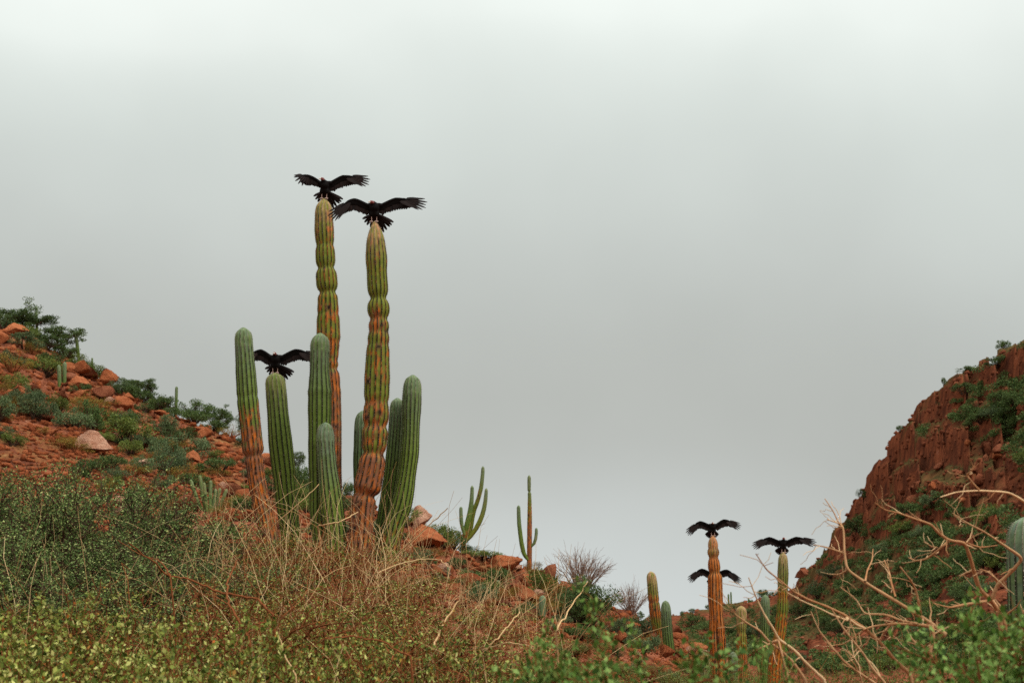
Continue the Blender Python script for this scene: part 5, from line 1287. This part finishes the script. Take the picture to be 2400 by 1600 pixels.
# bare tan-barked shrub: every branch traced
def k6(pts): return [(x / 3.016 + 1900, y / 3.015 + 1080) for x, y in pts]
k9 = lambda pts: [(x / 3.485 + 1400, y / 3.485 + 1150) for x, y in pts]
BR = [ # (points tip..root, width px at tip and root, depth offset tip, root)
 (k6([(100, 265), (160, 355), (195, 430), (232, 470), (238, 640), (255, 765), (400, 865), (530, 945), (640, 1010), (760, 1085), (860, 1150), (960, 1230)]), 3, 13, 0.25, 0.0),
 (k6([(20, 590), (100, 605), (232, 648)]), 3, 6, 0.3, 0.2), (k6([(115, 410), (195, 440)]), 3, 4, 0.2, 0.2), (k6([(150, 800), (210, 798), (255, 770)]), 3, 5, 0.2, 0.15),
 (k6([(630, 745), (700, 830), (740, 900), (765, 1000), (780, 1085)]), 4, 8, -0.2, 0.0), (k6([(520, 700), (555, 780), (570, 860), (600, 960)]), 4, 6, 0.3, 0.05),
 (k6([(455, 295), (520, 345), (620, 365), (740, 410), (850, 445), (900, 505), (975, 560), (1090, 575), (1130, 690), (1160, 800), (1190, 900), (1270, 980), (1330, 1060), (1370, 1160), (1380, 1300)]), 3, 17, -0.35, 0.1),
 (k6([(690, 680), (740, 705), (820, 690), (900, 630), (975, 565)]), 3, 8, 0.0, -0.2), (k6([(1320, 595), (1200, 610), (1130, 590), (1090, 570)]), 3, 7, 0.0, -0.1), (k6([(800, 570), (860, 605), (900, 610)]), 2, 4, 0.0, -0.1),
 (k6([(1165, 10), (1140, 70), (1100, 95), (1140, 150), (1190, 205)]), 3, 6, -0.4, -0.3), (k6([(915, 255), (1030, 218), (1190, 208), (1400, 220), (1508, 285), (1600, 350), (1650, 700), (1560, 1000), (1480, 1250)]), 3, 14, -0.4, 0.3),
 (k6([(1000, 365), (1100, 435), (1230, 500), (1360, 590), (1500, 685), (1430, 770), (1320, 870), (1285, 970)]), 3, 12, -0.3, 0.0), (k6([(1190, 760), (1270, 785), (1320, 850)]), 3, 6, -0.1, 0.0),
 (k6([(860, 1000), (980, 1035), (1100, 1010), (1270, 985)]), 3, 9, -0.2, 0.0), (k6([(1050, 810), (1145, 770)]), 3, 6, 0.1, 0.0),
 (k9([(1295, 512), (1345, 590), (1390, 650), (1500, 735), (1600, 820), (1720, 885), (1870, 940), (2000, 1000), (2091, 1060)]) + k6([(380, 1180), (500, 1290), (580, 1390), (700, 1500)]), 3, 11, -0.3, 0.1),
 (k9([(1505, 775), (1560, 840), (1690, 905), (1820, 960), (1920, 1010), (2050, 1060)]) + k6([(250, 1100), (330, 1160), (395, 1185)]), 3, 7, -0.2, 0.0),
 (k6([(370, 1190), (440, 1165), (580, 1148), (700, 1150), (860, 1165)]), 5, 9, 0.0, 0.0), (k6([(210, 890), (320, 970), (380, 1080), (520, 1080), (640, 1125), (760, 1150)]), 3, 8, 0.2, 0.0),
 (k6([(145, 1040), (230, 1180), (300, 1270), (380, 1370), (440, 1470), (520, 1560)]), 4, 8, -0.3, -0.2), (k6([(0, 1060), (60, 1200), (150, 1310), (240, 1420), (350, 1500), (450, 1565)]), 3, 8, -0.25, -0.1),
 (k9([(1085, 950), (1130, 1010), (1220, 1075), (1330, 1140), (1400, 1230), (1500, 1300), (1600, 1400), (1690, 1530)]), 3, 10, 0.0, 0.1), (k9([(1235, 705), (1270, 800), (1310, 900), (1370, 1020), (1440, 1130), (1480, 1210), (1600, 1290), (1720, 1420), (1850, 1540)]), 3, 10, -0.1, 0.1),
 (k9([(1295, 1300), (1380, 1260), (1475, 1215)]), 4, 8, 0.0, 0.0), (k6([(490, 1255), (520, 1200), (590, 1130)]), 3, 7, 0.0, 0.0), (k6([(160, 1300), (240, 1290), (340, 1215), (390, 1185)]), 3, 6, 0.1, 0.0),
 (k6([(700, 1240), (760, 1300), (830, 1370), (850, 1480), (900, 1565)]), 5, 16, 0.0, 0.0), (k6([(860, 1160), (870, 1240), (840, 1340), (850, 1450)]), 9, 16, 0.0, 0.0), (k6([(1300, 1560), (1360, 1300), (1330, 1060)]), 18, 16, 0.1, 0.0),
 (k6([(620, 1260), (740, 1290), (830, 1360)]), 3, 6, 0.1, 0.0), (k6([(255, 1330), (300, 1380), (340, 1440)]), 3, 5, -0.1, -0.1), (k6([(440, 620), (435, 700), (400, 770), (385, 850)]), 3, 6, 0.5, 0.1)]
DB = 6.6
bx = (2190 - 1200) / FPX / CP * DB; bz = float(ground(bx, DB))
tan_root = link('bare_tan_shrub', None, loc=(bx, DB, bz)); tag(tan_root, 'leafless shrub of smooth tan branches spread before the far canyon side', 'shrub')
for n_, (pts, w0, w1, d0, d1) in enumerate(BR):
    pts = np.array(pts); n = len(pts)
    t = np.linspace(0, 1, 6 * n); tk = np.linspace(0, 1, n)
    g = np.random.default_rng(700 + n_)
    fx, fy = np.interp(t, tk, pts[:, 0]), np.interp(t, tk, pts[:, 1])
    kk = np.array([1, 2, 3, 2, 1]) / 9.0
    fx[2:-2] = np.convolve(fx, kk, 'valid'); fy[2:-2] = np.convolve(fy, kk, 'valid')
    dep = DB + d0 + (d1 - d0) * t + 0.05 * (fbm(t * 4, t * 0 + n_, s=n_) - 0.5)
    wp = np.array([P(fx[i], fy[i], dep[i]) for i in range(len(t))]) - np.array([bx, DB, bz])
    wd = (w0 * 0.7 + (w1 * 0.82 - w0 * 0.7) * t) * DB / FPX / 2
    # the butt of each traced limb that leaves the frame is carried down to the stool
    if pts[-1][1] > 1490:
        end = np.array([0.15 * g.normal() + wp[-1][0] * 0.35, 0.12 * g.normal(), -0.1])
        tt_ = np.linspace(0, 1, 8)[1:, None]; wp = np.vstack([wp, wp[-1] + (end - wp[-1]) * tt_]); wd = np.concatenate([wd, np.linspace(wd[-1], wd[-1] * 1.3, 7)])
    mbb = MB()
    for q_ in range(int(2 + n * 0.9)):
        k0 = g.integers(1, 6 * n - 2); d = wp[k0 - 1] - wp[k0]; d /= np.linalg.norm(d) + 1e-9; d = d * 0.7 + g.normal(scale=0.6, size=3); d /= np.linalg.norm(d)
        l = g.uniform(0.03, 0.16); p3 = wp[k0] + d * l * np.linspace(0, 1, 5)[:, None]; p3[1:] += np.cumsum(g.normal(scale=l * 0.06, size=(4, 3)), 0)
        V, F = tube(p3, np.linspace(wd[k0] * 0.55, 0.0012, 5), 5); mbb.add(V, F)
    V, F = tube(wp, wd * (1 + 0.5 * (fbm(np.arange(len(wp)) * 0.5, np.arange(len(wp)) * 0.0 + n_, s=8) - 0.5)), 7)
    link('branch', mbb.add(V, F).mesh('branch', M['bark_tan'], True), tan_root)

# dry grass and dead stalks standing through the thicket: past counting, one mass
g = np.random.default_rng(81); gm = MB()
for i in range(1150):
    px_ = g.uniform(-60, 1330); D0 = g.uniform(6.5, 19); x = (px_ - 1200) / FPX / CP * D0; y = D0
    if px_ < 450 and g.random() < 0.5: continue
    z = float(ground(x, y)); h = (0.35 + 0.95 * g.random() ** 1.5) * (1.0 if D0 > 9 else 0.85)
    if 480 < px_ < 1050 and D0 > 12: h *= 1.15
    a = g.uniform(0, 6.28); ln = g.uniform(0.05, 1.0) ** 1.3 * h
    t = np.linspace(0, 1, 7)
    pp = np.stack([x + ln * math.cos(a) * t ** 1.7, y + ln * math.sin(a) * t ** 1.7, z + h * (t - 0.25 * (ln / h) * t ** 3)], 1); pp[1:] += np.cumsum(g.normal(scale=0.022, size=(6, 3)), 0)
    r0 = g.uniform(0.0014, 0.0036) * (D0 / 10) ** 0.5
    V, F = tube(pp, np.linspace(r0, r0 * 0.4, 7), 3); gm.add(V, F)
o = link('dry_grass', gm.mesh('dry_grass', M['straw'])); o['kind'] = 'stuff'; tag(o, 'pale dry grass stalks standing through the thicket', 'grass')
# long dead branches lying over the shrubs
DEAD = [([(300, 1272), (355, 1310), (395, 1352), (450, 1358), (520, 1392), (600, 1400), (640, 1440)], 8.2, 7, 'long red-brown dead branch sagging across the thorny thicket'),
        ([(275, 1265), (330, 1300), (380, 1315), (400, 1352)], 8.3, 4, 'thin dead branch joining the sagging red-brown one'),
        ([(560, 1310), (540, 1345), (530, 1385), (540, 1425), (575, 1475), (590, 1520)], 7.6, 7, 'dark upright dead branch with a forked top among twiggy shrubs'),
        ([(838, 1200), (790, 1225), (745, 1232)], 17.0, 5, 'pale dead stalk leaning across the rusty cactus base'),
        ([(748, 1135), (700, 1180), (640, 1230), (610, 1275)], 17.5, 4, 'pale straight dead stalk crossing the green cactus base'),
        ([(1050, 1190), (1000, 1235), (940, 1290), (900, 1330), (870, 1380)], 15.0, 4.5, 'long pale dead stalk reaching past the green two-stemmed cactus'),
        ([(1048, 1325), (1030, 1310), (990, 1310), (930, 1322), (880, 1345)], 14.0, 4, 'arching pale dead stalk bowed beside the large dark red boulder'),
        ([(1093, 1350), (1085, 1390), (1060, 1430), (1030, 1480), (1010, 1530)], 9.0, 6, 'crooked whitish dead branch rising under the pinkish boulder'),
        ([(1380, 1360), (1345, 1410), (1320, 1450), (1300, 1480)], 9.5, 5, 'slanting yellowish dead stalk crossing the big round dark shrub'),
        ([(1220, 1430), (1190, 1470), (1150, 1510), (1110, 1560)], 8.5, 5, 'pale dead branch slanting under the two young cacti'),
        ([(1300, 1510), (1240, 1512), (1180, 1505), (1130, 1520)], 8.4, 4, 'pale dead branch lying level under the two young cacti'),
        ([(740, 1460), (700, 1470), (660, 1500), (680, 1560)], 7.2, 7, 'gnarled dark dead branch low among twiggy shrubs'),
        ([(760, 1495), (830, 1490), (895, 1500), (960, 1540)], 7.2, 6, 'knotted red dead branch lying low among twiggy shrubs'),
        ([(655, 1420), (650, 1480), (665, 1530), (690, 1580)], 6.8, 4, 'yellow bowed dead stem curving down through twiggy shrubs')]
for i, (pts, D0, w_, lb) in enumerate(DEAD):
    pts = np.array(pts, float); t = np.linspace(0, 1, 5 * len(pts)); tk = np.linspace(0, 1, len(pts))
    fx, fy = np.interp(t, tk, pts[:, 0]), np.interp(t, tk, pts[:, 1]); fx[2:-2] = np.convolve(fx, [.1, .2, .4, .2, .1], 'valid'); fy[2:-2] = np.convolve(fy, [.1, .2, .4, .2, .1], 'valid')
    wp = np.array([P(a, b, D0 + 0.25 * math.sin(c * 3 + i)) for a, b, c in zip(fx, fy, t)])
    gz = float(ground(wp[-1][0], wp[-1][1]))
    ex = wp[-1] + (np.array([wp[-1][0] + 0.1, wp[-1][1] + 0.15, gz - 0.05]) - wp[-1]) * np.linspace(0, 1, 6)[1:, None]
    wp = np.vstack([wp, ex]); wp += np.random.default_rng(i).normal(scale=0.004, size=wp.shape)
    m_ = D0 / FPX / 2
    V, F = tube(wp - wp[-1], np.linspace(w_ * 0.45 * m_, w_ * m_, len(wp)), 6)
    o = link('dead_branch', MB().add(V, F).mesh('dead_branch', M['bark_red'] if 'pale' not in lb and 'whitish' not in lb and 'yellow' not in lb else M['straw'], True), loc=wp[-1]); tag(o, lb, 'branch')
bpy.context.view_layer.update()
